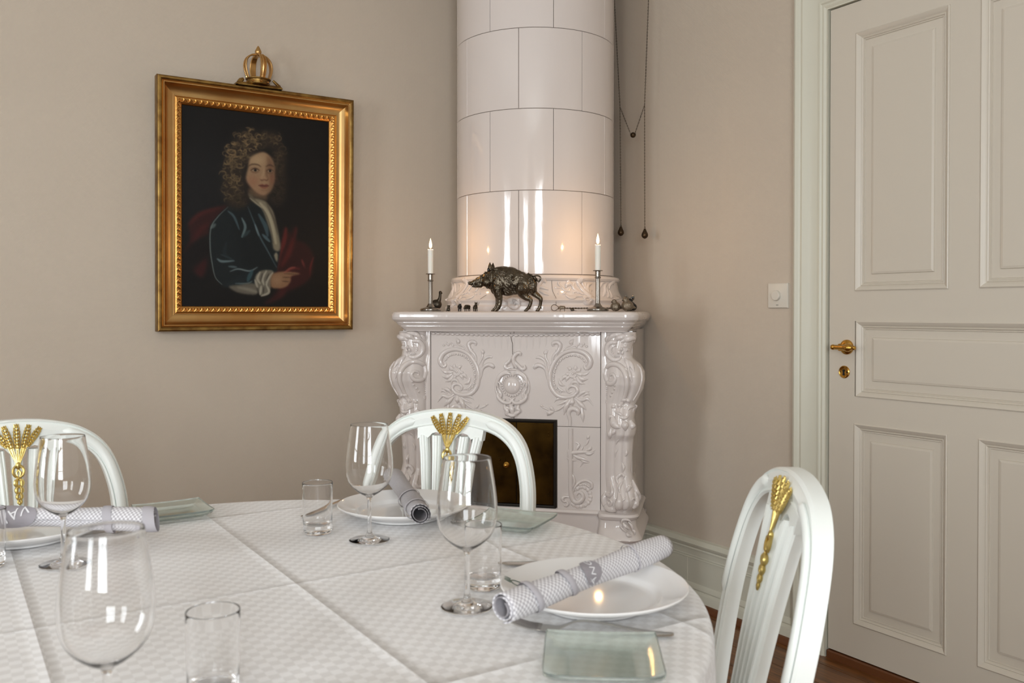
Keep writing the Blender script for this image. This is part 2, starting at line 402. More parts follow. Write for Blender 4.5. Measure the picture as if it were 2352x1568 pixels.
for x0, z0, x1, z1 in pan:
    obj('panel_moulding', G().add(rect_frame(MP, x0, z0, x1, z1)), m_paint, door, ang=25)
    obj('door_panel', G().add(rect_frame(PP, x0, z0, x1, z1, True)), m_paint, door, ang=12)
# handle and keyhole plate
hx, hz = WR(1943, 797, .01); kx, kz = WR(1937, 854, .01)
hb_ = obj('door_handle', G().add(lathe([(.0, .012), (.012, .011), (.019, .009), (.0235, .006), (.0245, .002), (.0245, 0)][::-1], 28), Matrix.Rotation(PI / 2, 4, 'X')).add(lathe([(.011, 0), (.009, .012), (.009, .034), (.012, .037)], 18), Matrix.Rotation(PI / 2, 4, 'X')),
          m_brass, door, T((hx, -DF, hz)))
g = G()
prof = [(0, -.026), (.008, -.0255), (.0092, -.021), (.0085, -.017), (.007, -.015), (.0082, -.012), (.0078, .012), (.0105, .026), (.013, .032), (.0135, .038), (.011, .045), (.0065, .049), (.005, .051), (.0066, .054), (.0072, .058), (.0055, .0625), (0, .064)]
g.add(lathe(prof, 20), Matrix.Rotation(PI / 2, 4, 'Y'))
obj('handle_grip', g, m_brass, hb_, T((-.002, -.041, 0)))
esc = obj('keyhole_plate', G().add(lathe([(.0205, 0), (.0205, .003), (.018, .0055), (.0165, .0045), (0, .0045)], 28), Matrix.Rotation(PI / 2, 4, 'X')), m_brass, door, T((kx, -DF, kz)))
g = G(); g.add(prism([(.0042 * math.cos(t), .004 + .0042 * math.sin(t)) for t in [-.9 + (2 * PI - 1.35) * i / 14 for i in range(15)]] + [(-.0038, -.011), (.0038, -.011)], -.0056, -.003))
for s in (-1, 1): g.add(prism([(s * .012 + .0019 * math.cos(t), .0019 * math.sin(t)) for t in [2 * PI * i / 10 for i in range(10)]], -.0056, -.003))
obj('keyhole', g, m_black, esc, smooth=False)

# dimmer switch on the right wall
sx0, sz1 = WR(1764, 651, .008); sx1, sz0 = WR(1809, 707, .008); sw_w = sx1 - sx0; sw_h = (sz1 - sz0)
sw = thing('dimmer_switch', 'square off-white rotary dimmer switch on the wall left of the door', 'switch', M_RIGHT @ T(((sx0 + sx1) / 2, 0, (sz0 + sz1) / 2)))
obj('wall_plate', G().add(rect_frame([(0, 0), (0, .006), (.002, .009), (.006, .0095), (.020, .013)], -sw_w / 2, -sw_h / 2, sw_w / 2, sw_h / 2, True)), m_plastic, sw, ang=20)
obj('knob', G().add(lathe([(.0185, .0), (.0185, .012), (.0175, .0215), (.016, .023), (0, .0235)], 28), Matrix.Rotation(PI / 2, 4, 'X')), m_plastic, sw)
obj('maker_mark', G().add(box(-.005, .005, -.0108, -.0098, -.034, -.0315)), m_mark, sw, smooth=False)

# ------------------------------------------------------------------ PICTURE
p0 = on_plane(358.3, 761, M_LEFT, .03); p1 = on_plane(804, 227.5, M_LEFT, .03)
PWD = p1[0] - p0[0]; PHT = .937; PZ0 = p0[1]
tilt = math.radians(1.0)
M_PIC = M_LEFT @ T((p0[0], -.012, PZ0)) @ Matrix.Rotation(tilt, 4, 'X')
pic = thing('framed_portrait', 'oil portrait of a curly haired sitter in a wide gilt frame on the wall', 'painting', M_PIC)
cx0, cz0 = .094, .094
FP = [(0, 0), (0, .040), (.002, .046), (.006, .049), (.012, .049), (.017, .045), (.020, .042), (.022, .046), (.025, .046), (.027, .041),
      (.030, .032), (.038, .024), (.048, .019), (.058, .0175), (.062, .018), (.063, .021), (.066, .021), (.067, .018)]
FPO = [(.067, .018), (.071, .020), (.076, .019), (.084, .0155), (.091, .011), (.094, .008), (.094, .001)]
for sd in range(4):
    o = obj('frame_side', G().add(rect_side(FP, 0, 0, PWD, PHT, sd)), m_frame, pic, ang=30)
    o.data.materials.append(m_frame2)
    for p_ in o.data.polygons: p_.material_index = 1 if p_.index < 5 else 0
    obj('ornament_strip', G().add(rect_side(FPO, 0, 0, PWD, PHT, sd)), m_frame3, o, ang=60)
g = G()
def leafrow(x0, z0, x1, z1):
    L = math.hypot(x1 - x0, z1 - z0); n = int(L / .0105); d = ((x1 - x0) / L, (z1 - z0) / L); q = (-d[1], d[0])
    for i in range(n):
        t = (i + .5) / n; cx = x0 + (x1 - x0) * t; cz = z0 + (z1 - z0) * t; s = 1 if i % 2 else -1
        P = [(-.006, -.007 * s), (-.001, -.004 * s), (.003, .002 * s), (.001, .007 * s), (-.003, .005 * s)]
        g.add(tube([(cx + a * d[0] + b * q[0], -.019, cz + a * d[1] + b * q[1]) for a, b in P], [.0008, .0022, .0026, .0018, .0007], 5, (0, -1, 0), 1.1))
        g.add(ball((cx + .004 * d[0] + .006 * s * q[0], -.018, cz + .004 * d[1] + .006 * s * q[1]), .0017, 4))
i_ = .0805
leafrow(i_, i_, PWD - i_, i_); leafrow(i_, PHT - i_, PWD - i_, PHT - i_); leafrow(i_, i_, i_, PHT - i_); leafrow(PWD - i_, i_, PWD - i_, PHT - i_)
o = obj('leaf_ornament', g, m_frame3, pic, ang=60); o['kind'] = 'stuff'

# painted canvas: colours laid down by brush shapes on a fine grid of the canvas
CW, CH = PWD - 2 * cx0, PHT - 2 * cz0
NX, NZ = 330, 440
yy, xx = np.mgrid[0:NZ, 0:NX]; UX = (xx + .5) / NX; UY = (yy + .5) / NZ     # UY from the top
IMG = np.zeros((NZ, NX, 3)); IMG[:] = (21, 18, 17)
def cv(x, y):
    u = (x - 55) / 1135.0; yt = -93 + 130 * u; return (u, (y - yt) / (1500 - yt))
def blur(a, s):
    if s < .3: return a
    r = max(1, int(s * 2.2)); k = np.exp(-.5 * (np.arange(-r, r + 1) / s) ** 2); k /= k.sum()
    p = np.pad(a, ((r, r), (0, 0)), 'edge'); a = sum(k[i] * p[i:i + a.shape[0]] for i in range(2 * r + 1))
    p = np.pad(a, ((0, 0), (r, r)), 'edge'); return sum(k[i] * p[:, i:i + a.shape[1]] for i in range(2 * r + 1))
def comp(mask, col, al=1.0):
    global IMG
    m_ = (mask * al)[..., None]; IMG = IMG * (1 - m_) + np.array(col, float) * m_
def pol(pts, col, s=1.2, al=1.0):
    P = [cv(*p) for p in cr(pts, 4, True)]
    m_ = np.zeros((NZ, NX), bool)
    for i in range(len(P)):
        x1, y1 = P[i - 1]; x2, y2 = P[i]
        if abs(y2 - y1) < 1e-9: continue
        c_ = ((y1 > UY) != (y2 > UY)) & (UX < (x2 - x1) * (UY - y1) / (y2 - y1) + x1)
        m_ ^= c_
    comp(blur(m_.astype(float), s), col, al)
def stroke(pts, wd, col, al=1.0, s=.7):
    P = [cv(*p) for p in cr(pts, 14 if wd > 20 else 26)]; n = len(P); pd = wd / 1135 / 2 + (3 + 3 * s) / NX
    i0 = max(0, int((min(p[0] for p in P) - pd) * NX)); i1 = min(NX, int((max(p[0] for p in P) + pd) * NX) + 2)
    j0 = max(0, int((min(p[1] for p in P) - pd) * NZ)); j1 = min(NZ, int((max(p[1] for p in P) + pd) * NZ) + 2)
    if i1 - i0 < 3 or j1 - j0 < 3: return
    ux_, uy_ = UX[j0:j1, i0:i1], UY[j0:j1, i0:i1]; m_ = np.zeros(ux_.shape)
    for i, (a_, b_) in enumerate(P):
        t = i / (n - 1); r = wd / 1135 * (.25 + .75 * math.sin(PI * (t * .8 + .1))) / 2
        d = np.hypot(ux_ - a_, (uy_ - b_) * CH / CW); m_ = np.maximum(m_, np.clip((r - d) * NX + .5, 0, 1))
    m_ = (blur(m_, s) * al)[..., None]
    IMG[j0:j1, i0:i1] = IMG[j0:j1, i0:i1] * (1 - m_) + np.array(col, float) * m_
def el(cx, cy, rx, ry, col, s=2, al=1.0):
    pol([(cx + rx * math.cos(t), cy + ry * math.sin(t)) for t in [2 * PI * i / 8 for i in range(8)]], col, s, al)
# ground
comp(blur(((UX - .15) ** 2 / .1 + (UY - .45) ** 2 / .08 < 1).astype(float), 34), (30, 31, 34), .8)
comp(blur((np.hypot(UX - .5, (UY - .45)) > .55).astype(float), 26), (12, 11, 11), .8)
# cloak left
pol([(100, 850), (180, 760), (300, 715), (390, 700), (330, 790), (260, 860), (250, 930), (160, 990), (110, 1080), (60, 1090), (115, 960)], (66, 24, 22), 3)
stroke([(110, 850), (190, 770), (330, 720)], 26, (112, 40, 34), .7, 3); stroke([(140, 990), (190, 900), (250, 850)], 36, (100, 30, 27), .7, 4)
pol([(120, 1190), (200, 1130), (230, 1080), (240, 1180), (200, 1280)], (74, 22, 22), 4)
pol([(60, 1080), (240, 960), (270, 1080), (180, 1150), (70, 1300)], (24, 15, 15), 6)
# cloak right
pol([(830, 870), (880, 920), (910, 860), (935, 880), (930, 960), (1010, 1000), (1060, 1060), (1075, 1120), (1050, 1260), (900, 1350), (760, 1250), (770, 1150), (800, 1050)], (62, 20, 20), 4)
stroke([(845, 880), (830, 980), (790, 1090), (775, 1200)], 40, (128, 42, 36), .8, 2); stroke([(905, 960), (870, 1070), (810, 1180)], 44, (112, 34, 30), .8, 3)
stroke([(930, 870), (915, 960)], 24, (96, 30, 28), .7, 2); stroke([(975, 1130), (1000, 1200)], 20, (142, 62, 54), .8, 1.5); stroke([(1070, 1110), (1045, 1190), (1040, 1260)], 16, (132, 44, 40), .8, 1.5)
pol([(830, 1250), (1000, 1180), (1040, 1280), (900, 1370), (700, 1460), (640, 1500), (760, 1400)], (70, 22, 23), 5)
stroke([(680, 1480), (800, 1420), (830, 1370)], 40, (96, 32, 30), .7, 4)
# coat
pol([(390, 715), (460, 700), (560, 680), (680, 720), (760, 850), (800, 1000), (780, 1170), (760, 1230), (640, 1240), (600, 1330), (430, 1350), (340, 1330), (290, 1230), (262, 1050), (262, 880), (320, 780)], (26, 38, 42), 2)
pol([(430, 740), (620, 700), (720, 900), (770, 1130), (720, 1220), (520, 1190), (480, 1000)], (20, 32, 36), 6)
pol([(620, 1190), (540, 1260), (560, 1330), (420, 1345), (360, 1330)], (32, 46, 50), 4)
stroke([(395, 712), (320, 790), (268, 880), (262, 1030), (275, 1150), (300, 1270), (350, 1330)], 10, (128, 142, 138), .85, .8)
for P_, w_, c_, a_ in [([(270, 880), (300, 850)], 26, (120, 136, 134), .7), ([(395, 745), (440, 790), (480, 890)], 20, (96, 122, 130), .7), ([(500, 800), (525, 870), (500, 950)], 22, (126, 150, 152), .8), ([(500, 950), (560, 900)], 30, (80, 108, 112), .5),
                       ([(545, 710), (600, 850), (640, 950), (700, 1060), (770, 1190)], 14, (92, 116, 122), .8), ([(630, 770), (680, 860), (700, 940)], 34, (86, 116, 126), .7), ([(600, 850), (630, 940)], 16, (130, 152, 158), .7), ([(660, 930), (715, 985)], 26, (110, 140, 148), .7),
                       ([(315, 1125), (350, 1145), (440, 1140)], 20, (124, 146, 150), .85), ([(400, 1185), (460, 1190)], 18, (116, 138, 142), .7), ([(410, 1225), (470, 1205), (560, 1220), (620, 1190)], 12, (150, 166, 166), .85), ([(580, 1220), (560, 1260), (545, 1300)], 34, (62, 100, 108), .8),
                       ([(450, 1320), (540, 1320), (580, 1300)], 12, (120, 146, 150), .8), ([(640, 700), (700, 790), (740, 920)], 16, (56, 78, 86), .8), ([(340, 1090), (390, 1110), (430, 1130)], 12, (84, 110, 116), .5), ([(380, 1000), (370, 1080), (400, 1120)], 30, (42, 60, 64), .6)]:
    stroke(P_, w_, c_, a_, 1.1)
# hair mass
for cx, cy, rx, ry in [(560, 190, 130, 90), (700, 180, 110, 75), (480, 300, 110, 110), (440, 440, 90, 130), (440, 580, 90, 110), (470, 660, 90, 70), (790, 330, 60, 120), (790, 500, 60, 120), (770, 620, 70, 80)]:
    el(cx, cy, rx, ry, (62, 50, 38), 7, .95)
el(620, 150, 28, 60, (26, 22, 19), 6, .8)
hr = np.random.default_rng(11)
for cx, cy, rx, ry, n_, lt in [(550, 180, 115, 85, 60, 1.0), (700, 175, 90, 65, 34, .75), (470, 290, 95, 100, 60, 1.0), (430, 430, 75, 120, 60, .95), (430, 580, 78, 100, 52, .75), (470, 670, 85, 55, 30, .5), (795, 330, 45, 120, 34, .55), (790, 480, 45, 120, 28, .42), (780, 620, 60, 70, 20, .32)]:
    for _ in range(n_):
        r_ = math.sqrt(hr.random()); t = hr.random() * 2 * PI; x_ = cx + rx * r_ * math.cos(t); y_ = cy + ry * r_ * math.sin(t)
        q = 14 + 22 * hr.random(); a0 = hr.random() * 2 * PI; tn = 2.2 + 1.5 * hr.random()
        P_ = [(x_ + q * math.cos(a0 + tn * k / 4) * (1 - .12 * k), y_ + .8 * q * math.sin(a0 + tn * k / 4) * (1 - .12 * k)) for k in range(5)]
        sh = lt * (.55 + .65 * hr.random()); stroke(P_, 7 + 7 * hr.random(), (150 * sh, 124 * sh, 84 * sh), .6, .7)
# neck and face
pol([(560, 560), (680, 600), (690, 660), (600, 640), (550, 620)], (104, 84, 62), 3)
pol([(545, 400), (560, 330), (610, 290), (670, 275), (720, 310), (748, 370), (754, 450), (745, 530), (715, 595), (670, 622), (620, 605), (570, 560), (530, 490)], (176, 142, 106), 2.2)
pol([(700, 300), (752, 380), (754, 470), (742, 540), (705, 600), (680, 615), (715, 520), (705, 430), (690, 380)], (128, 92, 66), 4, .75)
el(620, 340, 60, 42, (204, 174, 132), 7, .75); el(585, 510, 42, 44, (178, 112, 84), 8, .55); el(640, 590, 46, 22, (168, 124, 92), 6, .7); el(735, 490, 18, 44, (150, 88, 66), 5, .5)
stroke([(545, 392), (575, 374), (620, 376), (645, 392)], 10, (86, 62, 42), .75, 1.2); stroke([(685, 392), (715, 378), (748, 392)], 10, (80, 56, 38), .7, 1.2)
for ex, ey, ew in ((600, 418, 34), (716, 424, 28)):
    el(ex, ey, ew, 19, (132, 98, 72), 2.4, .8); el(ex, ey + 2, ew * .72, 9, (176, 156, 130), 1.2, .9); el(ex + 2, ey + 1, 11, 10, (34, 26, 20), .8, .95)
    stroke([(ex - ew, ey + 3), (ex, ey - 13), (ex + ew, ey + 2)], 6, (70, 46, 32), .85, .7); stroke([(ex - ew * .8, ey + 14), (ex, ey + 22), (ex + ew * .8, ey + 13)], 5, (120, 84, 60), .6, 1)
stroke([(668, 400), (664, 450), (646, 488)], 12, (206, 172, 132), .6, 1.6); stroke([(692, 410), (690, 450), (700, 490)], 14, (112, 78, 54), .6, 2)
stroke([(642, 492), (652, 500), (672, 494), (692, 500), (702, 490)], 9, (104, 64, 46), .8, 1.1); el(668, 484, 20, 12, (190, 146, 110), 3, .7)
pol([(628, 540), (655, 530), (672, 536), (690, 530), (708, 542), (685, 548), (660, 548)], (128, 66, 52), 1.1, .8); pol([(636, 545), (668, 549), (704, 545), (690, 562), (668, 566), (650, 560)], (146, 84, 66), 1.2, .75)
stroke([(626, 541), (668, 546), (709, 543)], 5, (76, 30, 26), .9, .7); stroke([(645, 574), (668, 579), (695, 574)], 7, (124, 84, 60), .5, 1.5)
stroke([(530, 500), (570, 565), (625, 612), (680, 622), (730, 580)], 8, (92, 66, 48), .5, 2)
# cravat
pol([(550, 600), (600, 640), (690, 670), (690, 720), (640, 710), (570, 660)], (116, 106, 86), 2)
pol([(600, 650), (680, 670), (740, 740), (770, 850), (800, 1000), (790, 1060), (745, 1045), (730, 950), (700, 850), (660, 740)], (146, 136, 112), 2)
stroke([(640, 680), (700, 760), (740, 880), (765, 1000)], 34, (190, 182, 152), .8, 1.5); stroke([(690, 680), (745, 800), (780, 930)], 14, (84, 76, 62), .7, 1.5); stroke([(610, 670), (680, 760), (720, 870), (745, 1000)], 10, (96, 88, 74), .7, 1.3)
stroke([(560, 640), (620, 690), (660, 720)], 12, (176, 168, 142), .8, 1); pol([(765, 1070), (780, 1090), (775, 1150), (750, 1100)], (150, 142, 120), 1.5)
# cuff, sleeve lining and hand
pol([(400, 1345), (480, 1330), (600, 1320), (620, 1400), (560, 1410), (460, 1390)], (118, 112, 98), 2); stroke([(470, 1352), (560, 1370), (620, 1390)], 26, (160, 154, 136), .7, 2)
pol([(600, 1270), (640, 1220), (720, 1210), (750, 1235), (730, 1300), (715, 1390), (650, 1420), (615, 1340)], (128, 122, 106), 1.6)
for P_ in ([(640, 1230), (620, 1280), (640, 1320)], [(690, 1220), (660, 1280), (670, 1330)], [(740, 1235), (700, 1290), (690, 1330)], [(650, 1340), (640, 1410)], [(690, 1330), (710, 1390), (650, 1420)], [(600, 1290), (620, 1350)]): stroke(P_, 20, (192, 186, 166), .8, 1)
for P_ in ([(660, 1240), (645, 1300)], [(710, 1240), (685, 1300)], [(670, 1350), (665, 1400)]): stroke(P_, 10, (66, 60, 52), .7, 1)
pol([(735, 1250), (800, 1225), (880, 1225), (950, 1235), (955, 1245), (890, 1262), (885, 1300), (850, 1345), (790, 1360), (725, 1345)], (158, 118, 84), 2)
el(775, 1290, 38, 40, (180, 142, 106), 6, .7); stroke([(830, 1235), (880, 1200), (920, 1190)], 18, (170, 100, 80), .8, 1.3)
for P_ in ([(820, 1270), (880, 1270)], [(815, 1300), (870, 1305)], [(830, 1240), (940, 1246)]): stroke(P_, 7, (84, 54, 38), .75, 1)
stroke([(960, 1200), (900, 1200), (850, 1222)], 18, (138, 50, 44), .7, 2)
gr_ = IMG.mean(-1, keepdims=True); IMG = gr_ + (IMG - gr_) * .85; IMG = (IMG / 255.0) ** 1.15 * 255 * .84; IMG += np.random.default_rng(3).normal(0, 1.6, IMG.shape[:2])[..., None]; IMG = np.clip(IMG, 0, 255)
verts = []; xs_ = np.linspace(0, CW, NX + 1); zs_ = np.linspace(CH, 0, NZ + 1)
me = bpy.data.meshes.new('canvas')
gx, gz = np.meshgrid(xs_, zs_); V = np.stack([gx, np.zeros_like(gx), gz], -1).reshape(-1, 3)
ii = (np.arange(NZ)[:, None] * (NX + 1) + np.arange(NX)[None, :]); Fq = np.stack([ii, ii + NX + 1, ii + NX + 2, ii + 1], -1).reshape(-1, 4)
me.from_pydata(V.tolist(), [], Fq.tolist())
ca = me.color_attributes.new('paint', 'FLOAT_COLOR', 'POINT')
pad = np.pad(IMG, ((0, 1), (0, 1), (0, 0)), 'edge') / 255.0
lc = np.where(pad <= .04045, pad / 12.92, ((pad + .055) / 1.055) ** 2.4)
ca.data.foreach_set('color', np.concatenate([lc, np.ones((*lc.shape[:2], 1))], -1).astype(np.float32).ravel())
m_canvas = mat('oil_paint', (30, 28, 28), 0.55, bump=(160, .25, .0006), spec=.25)
at = N(m_canvas, 'ShaderNodeAttribute'); at.attribute_name = 'paint'
m_canvas.node_tree.links.new(at.outputs['Color'], m_canvas.node_tree.nodes['Principled BSDF'].inputs['Base Color'])
me.materials.append(m_canvas)
obj('canvas', me, None, pic, T((cx0, -.004, cz0)))
obj('backing_board', G().add(box(.01, PWD - .01, -.002, .004, .01, PHT - .01)), m_iron, pic, smooth=False)

# gilt crown standing on the frame
ux = lambda u: on_plane(u, 200, M_LEFT, .03)[0]
cxm = (on_plane(588, 190, M_LEFT, .03)[0]) - p0[0]; s_ = 3.42 / F   # metres per pixel there
crown = thing('gilt_crown', 'small gilded openwork crown standing on top of the portrait frame', 'ornament', M_PIC @ T((cxm, -.03, PHT)))
obj('base_board', G().add(rect_frame([(0, 0), (.0, .004), (.006, .012), (.010, .012)], -.09, -.026, .088, .026, True), Matrix.Rotation(-PI / 2, 4, 'X')).add(box(-.08, .078, -.018, .018, 0, .004)), m_frame2, crown, ang=25)
obj('headband', G().add(lathe([(.038, .010), (.040, .012), (.039, .020), (.040, .027), (.047, .029), (.048, .032), (.044, .034), (.036, .033), (.034, .012)], 32)), m_frame2, crown)
g = G()
for k in range(8):
    t = 2 * PI * k / 8; g.add(ball((.040 * math.cos(t), .040 * math.sin(t), .0195), .006, 6, (1, 1, .7)))
obj('band_stud', g, m_frame, crown)
def arch(t):
    P = cr([(.040, .032), (.049, .058), (.052, .082), (.046, .104), (.030, .120), (.010, .126)], 5); n = len(P); v = []; f = []
    tx, ty = -math.sin(t), math.cos(t); cx_, cy_ = math.cos(t), math.sin(t)
    W = [(-.0125, 0), (-.0115, .003), (-.0085, .003), (-.007, .0005), (-.003, .0015), (0, .003), (.003, .0015), (.007, .0005), (.0085, .003), (.0115, .003), (.0125, 0), (.010, -.003), (-.010, -.003)]
    for i, (r, z) in enumerate(P):
        q = .62 + .38 * math.sin(PI * min(1, .2 + i / n * .75)); a = P[min(i + 1, n - 1)]; b = P[max(i - 1, 0)]; d = (a[0] - b[0], a[1] - b[1]); L = math.hypot(*d); nr, nz = d[1] / L, -d[0] / L
        for wx, h in W: v.append(((r + nr * h) * cx_ + tx * wx * q, (r + nr * h) * cy_ + ty * wx * q, z + nz * h))
    m = len(W)
    for i in range(n - 1):
        for j in range(m): f.append((i * m + j, i * m + (j + 1) % m, (i + 1) * m + (j + 1) % m, (i + 1) * m + j))
    g = G().add((v, f))
    for i in range(2, n - 3):
        r, z = P[i]; 
        for wx in (-.005, .005): g.add(ball((r * cx_ + tx * wx + .003 * cx_, r * cy_ + ty * wx + .003 * cy_, z), .0018, 4))
    return g
for t in (-PI / 2 + .12, .12, PI + .12, PI / 2 + .12): obj('crown_arch', arch(t), m_frame, crown, ang=25)
obj('finial', G().add(lathe([(.012, .120), (.010, .126), (.009, .129), (.0125, .135), (.012, .141), (.008, .149), (.005, .155), (.003, .159), (0, .161)], 16)), m_frame, crown)
obj('leaf_stub', G().add(tube([(-.076, -.006, .010), (-.068, -.006, .020), (-.058, -.004, .026)], [.008, .009, .006], 8)), m_frame2, crown)
obj('leaf_stub', G().add(tube([(.082, -.004, .012), (.070, -.006, .022), (.056, -.006, .034)], [.008, .006, .005], 8)), m_frame2, crown)
# ------------------------------------------------------------------ TILED STOVE
stove = thing('tiled_stove', 'tall white glazed tiled corner stove with rococo relief, mantel shelf and round chimney', 'stove', M_STOVE)
CD = 0.40; CR = 0.324                                   # chimney centre depth and radius
def SF(u, v, off=0.0): return on_plane(u, v, M_STOVE, off)
ZS = 1.152                                              # mantel shelf top
AP = CD + 0.596 - 0.012                                 # apex of the room corner in stove frame
def outline(off, fo, rc=.03, w0=.437):
    y = -fo; P = []
    for sx in (1, -1):
        w = (.418 if sx > 0 else .412) + off; yw = AP - w
        arc = [(sx * (w - rc + rc * math.cos(t)), y + rc - rc * math.sin(t)) for t in [PI / 2 * k / 6 for k in range(7)]]
        pts = [(sx * w, yw)] + arc
        P += pts if sx == 1 else pts[::-1]
    # order: right wall point, right arc .. left arc, left wall point, apex
    P = P[:8] + P[8:] + [(0, AP)]
    return P
def loft(rings):
    v = []; f = []; n = len(rings[0][0])
    for P, z in rings: v += [(x, y, z) for x, y in P]
    for k in range(len(rings) - 1):
        for i in range(n): f.append((k * n + i, k * n + (i + 1) % n, (k + 1) * n + (i + 1) % n, (k + 1) * n + i))
    f.append(tuple(range(n))[::-1]); f.append(tuple(range((len(rings) - 1) * n, len(rings) * n)))
    return v, f
fx0, fz1 = SF(1083, 960); fx1 = SF(1278, 965)[0]; fz0 = SF(1280, 1166)[1]; fx0 = -fx1
zb = SF(1240, 1169)[1]                                  # bottom of the tiled front
zj = SF(1330, 980)[1]                                   # horizontal joint of the front tiles
zt = SF(1180, 760)[1]                                   # top of the front, under the shelf
xp = 0.322                                              # half width of the flat front
# core body behind the tiles with the firebox opening
g = G()
g.add(loft([([(.437, .006), (.437, AP - .437), (0, AP), (-.437, AP - .437), (-.437, .006), (0, .006)], 0.0), ([(.437, .006), (.437, AP - .437), (0, AP), (-.437, AP - .437), (-.437, .006), (0, .006)], zt + .002)]))
obj('stove_body', g, m_tile, stove, smooth=False)
obj('joint_backing', G().add(box(-xp - .01, xp + .01, .001, .007, zb, zt)), m_grout, stove, smooth=False)
gp = .0008
def tile_poly(poly):
    g = G().add(prism(poly, -.004, .002)); return g
# front tiles: one broad upper tile notched round the fire door, two lower side tiles
up = [(-xp, zj + gp), (fx0 - .004, zj + gp), (fx0 - .004, fz1 + .003), (-gp, fz1 + .003), (-gp, zt), (-xp, zt)]
o1 = obj('front_tile', tile_poly(up), m_tile, stove, smooth=False, bevel=.0012)
o2 = obj('front_tile', tile_poly([(-x, z) for x, z in up][::-1]), m_tile, stove, smooth=False, bevel=.0012)
lo = [(fx1 + .004, zb), (xp, zb), (xp, zj - gp), (fx1 + .004, zj - gp)]
o3 = obj('front_tile', tile_poly(lo), m_tile, stove, smooth=False, bevel=.0012)
o4 = obj('front_tile', tile_poly([(-x, z) for x, z in lo][::-1]), m_tile, stove, smooth=False, bevel=.0012)

# relief strokes. K4/K5: coordinates read off enlargements of the photograph, laid on the front plane
def K4(x, y): return SF(890 + x / 3.794, 700 + y / 3.794, .004)
def K5(x, y): return SF(1100 + x / 4.9, 940 + y / 4.9, .004)
def rel(g, pts, rad, K, sc, mirror=False, hfn=None, k=5, n=7, flat=1.0):
    sc = sc * 1.18
    Q = [(*K(p[0], p[1]),) for p in pts]
    if not isinstance(rad, (list, tuple)): rad = [rad * .45] + [rad] * (len(pts) - 2) + [rad * .45]
    PP_ = cr([(q[0], q[1], r * sc) for q, r in zip(Q, rad)], k)
    s = -1 if mirror else 1
    base = hfn if hfn else (lambda x, z: -.004)
    g.add(tube([(s * x, base(x, z), z) for x, z, r in PP_], [max(r, 3e-4) for x, z, r in PP_], n, (0, -1, 0), flat))
def leaf(g, pts, w, K, sc, **kw):
    m_ = len(pts); rad = [.35 * w] + [w * math.sin(PI * (.25 + .7 * i / (m_ - 1))) for i in range(1, m_ - 1)] + [.15 * w]
    rel(g, pts, rad, K, sc, **kw)
s4 = 1 / 3.794 * 3.29 / F; s5 = 1 / 4.9 * 3.26 / F
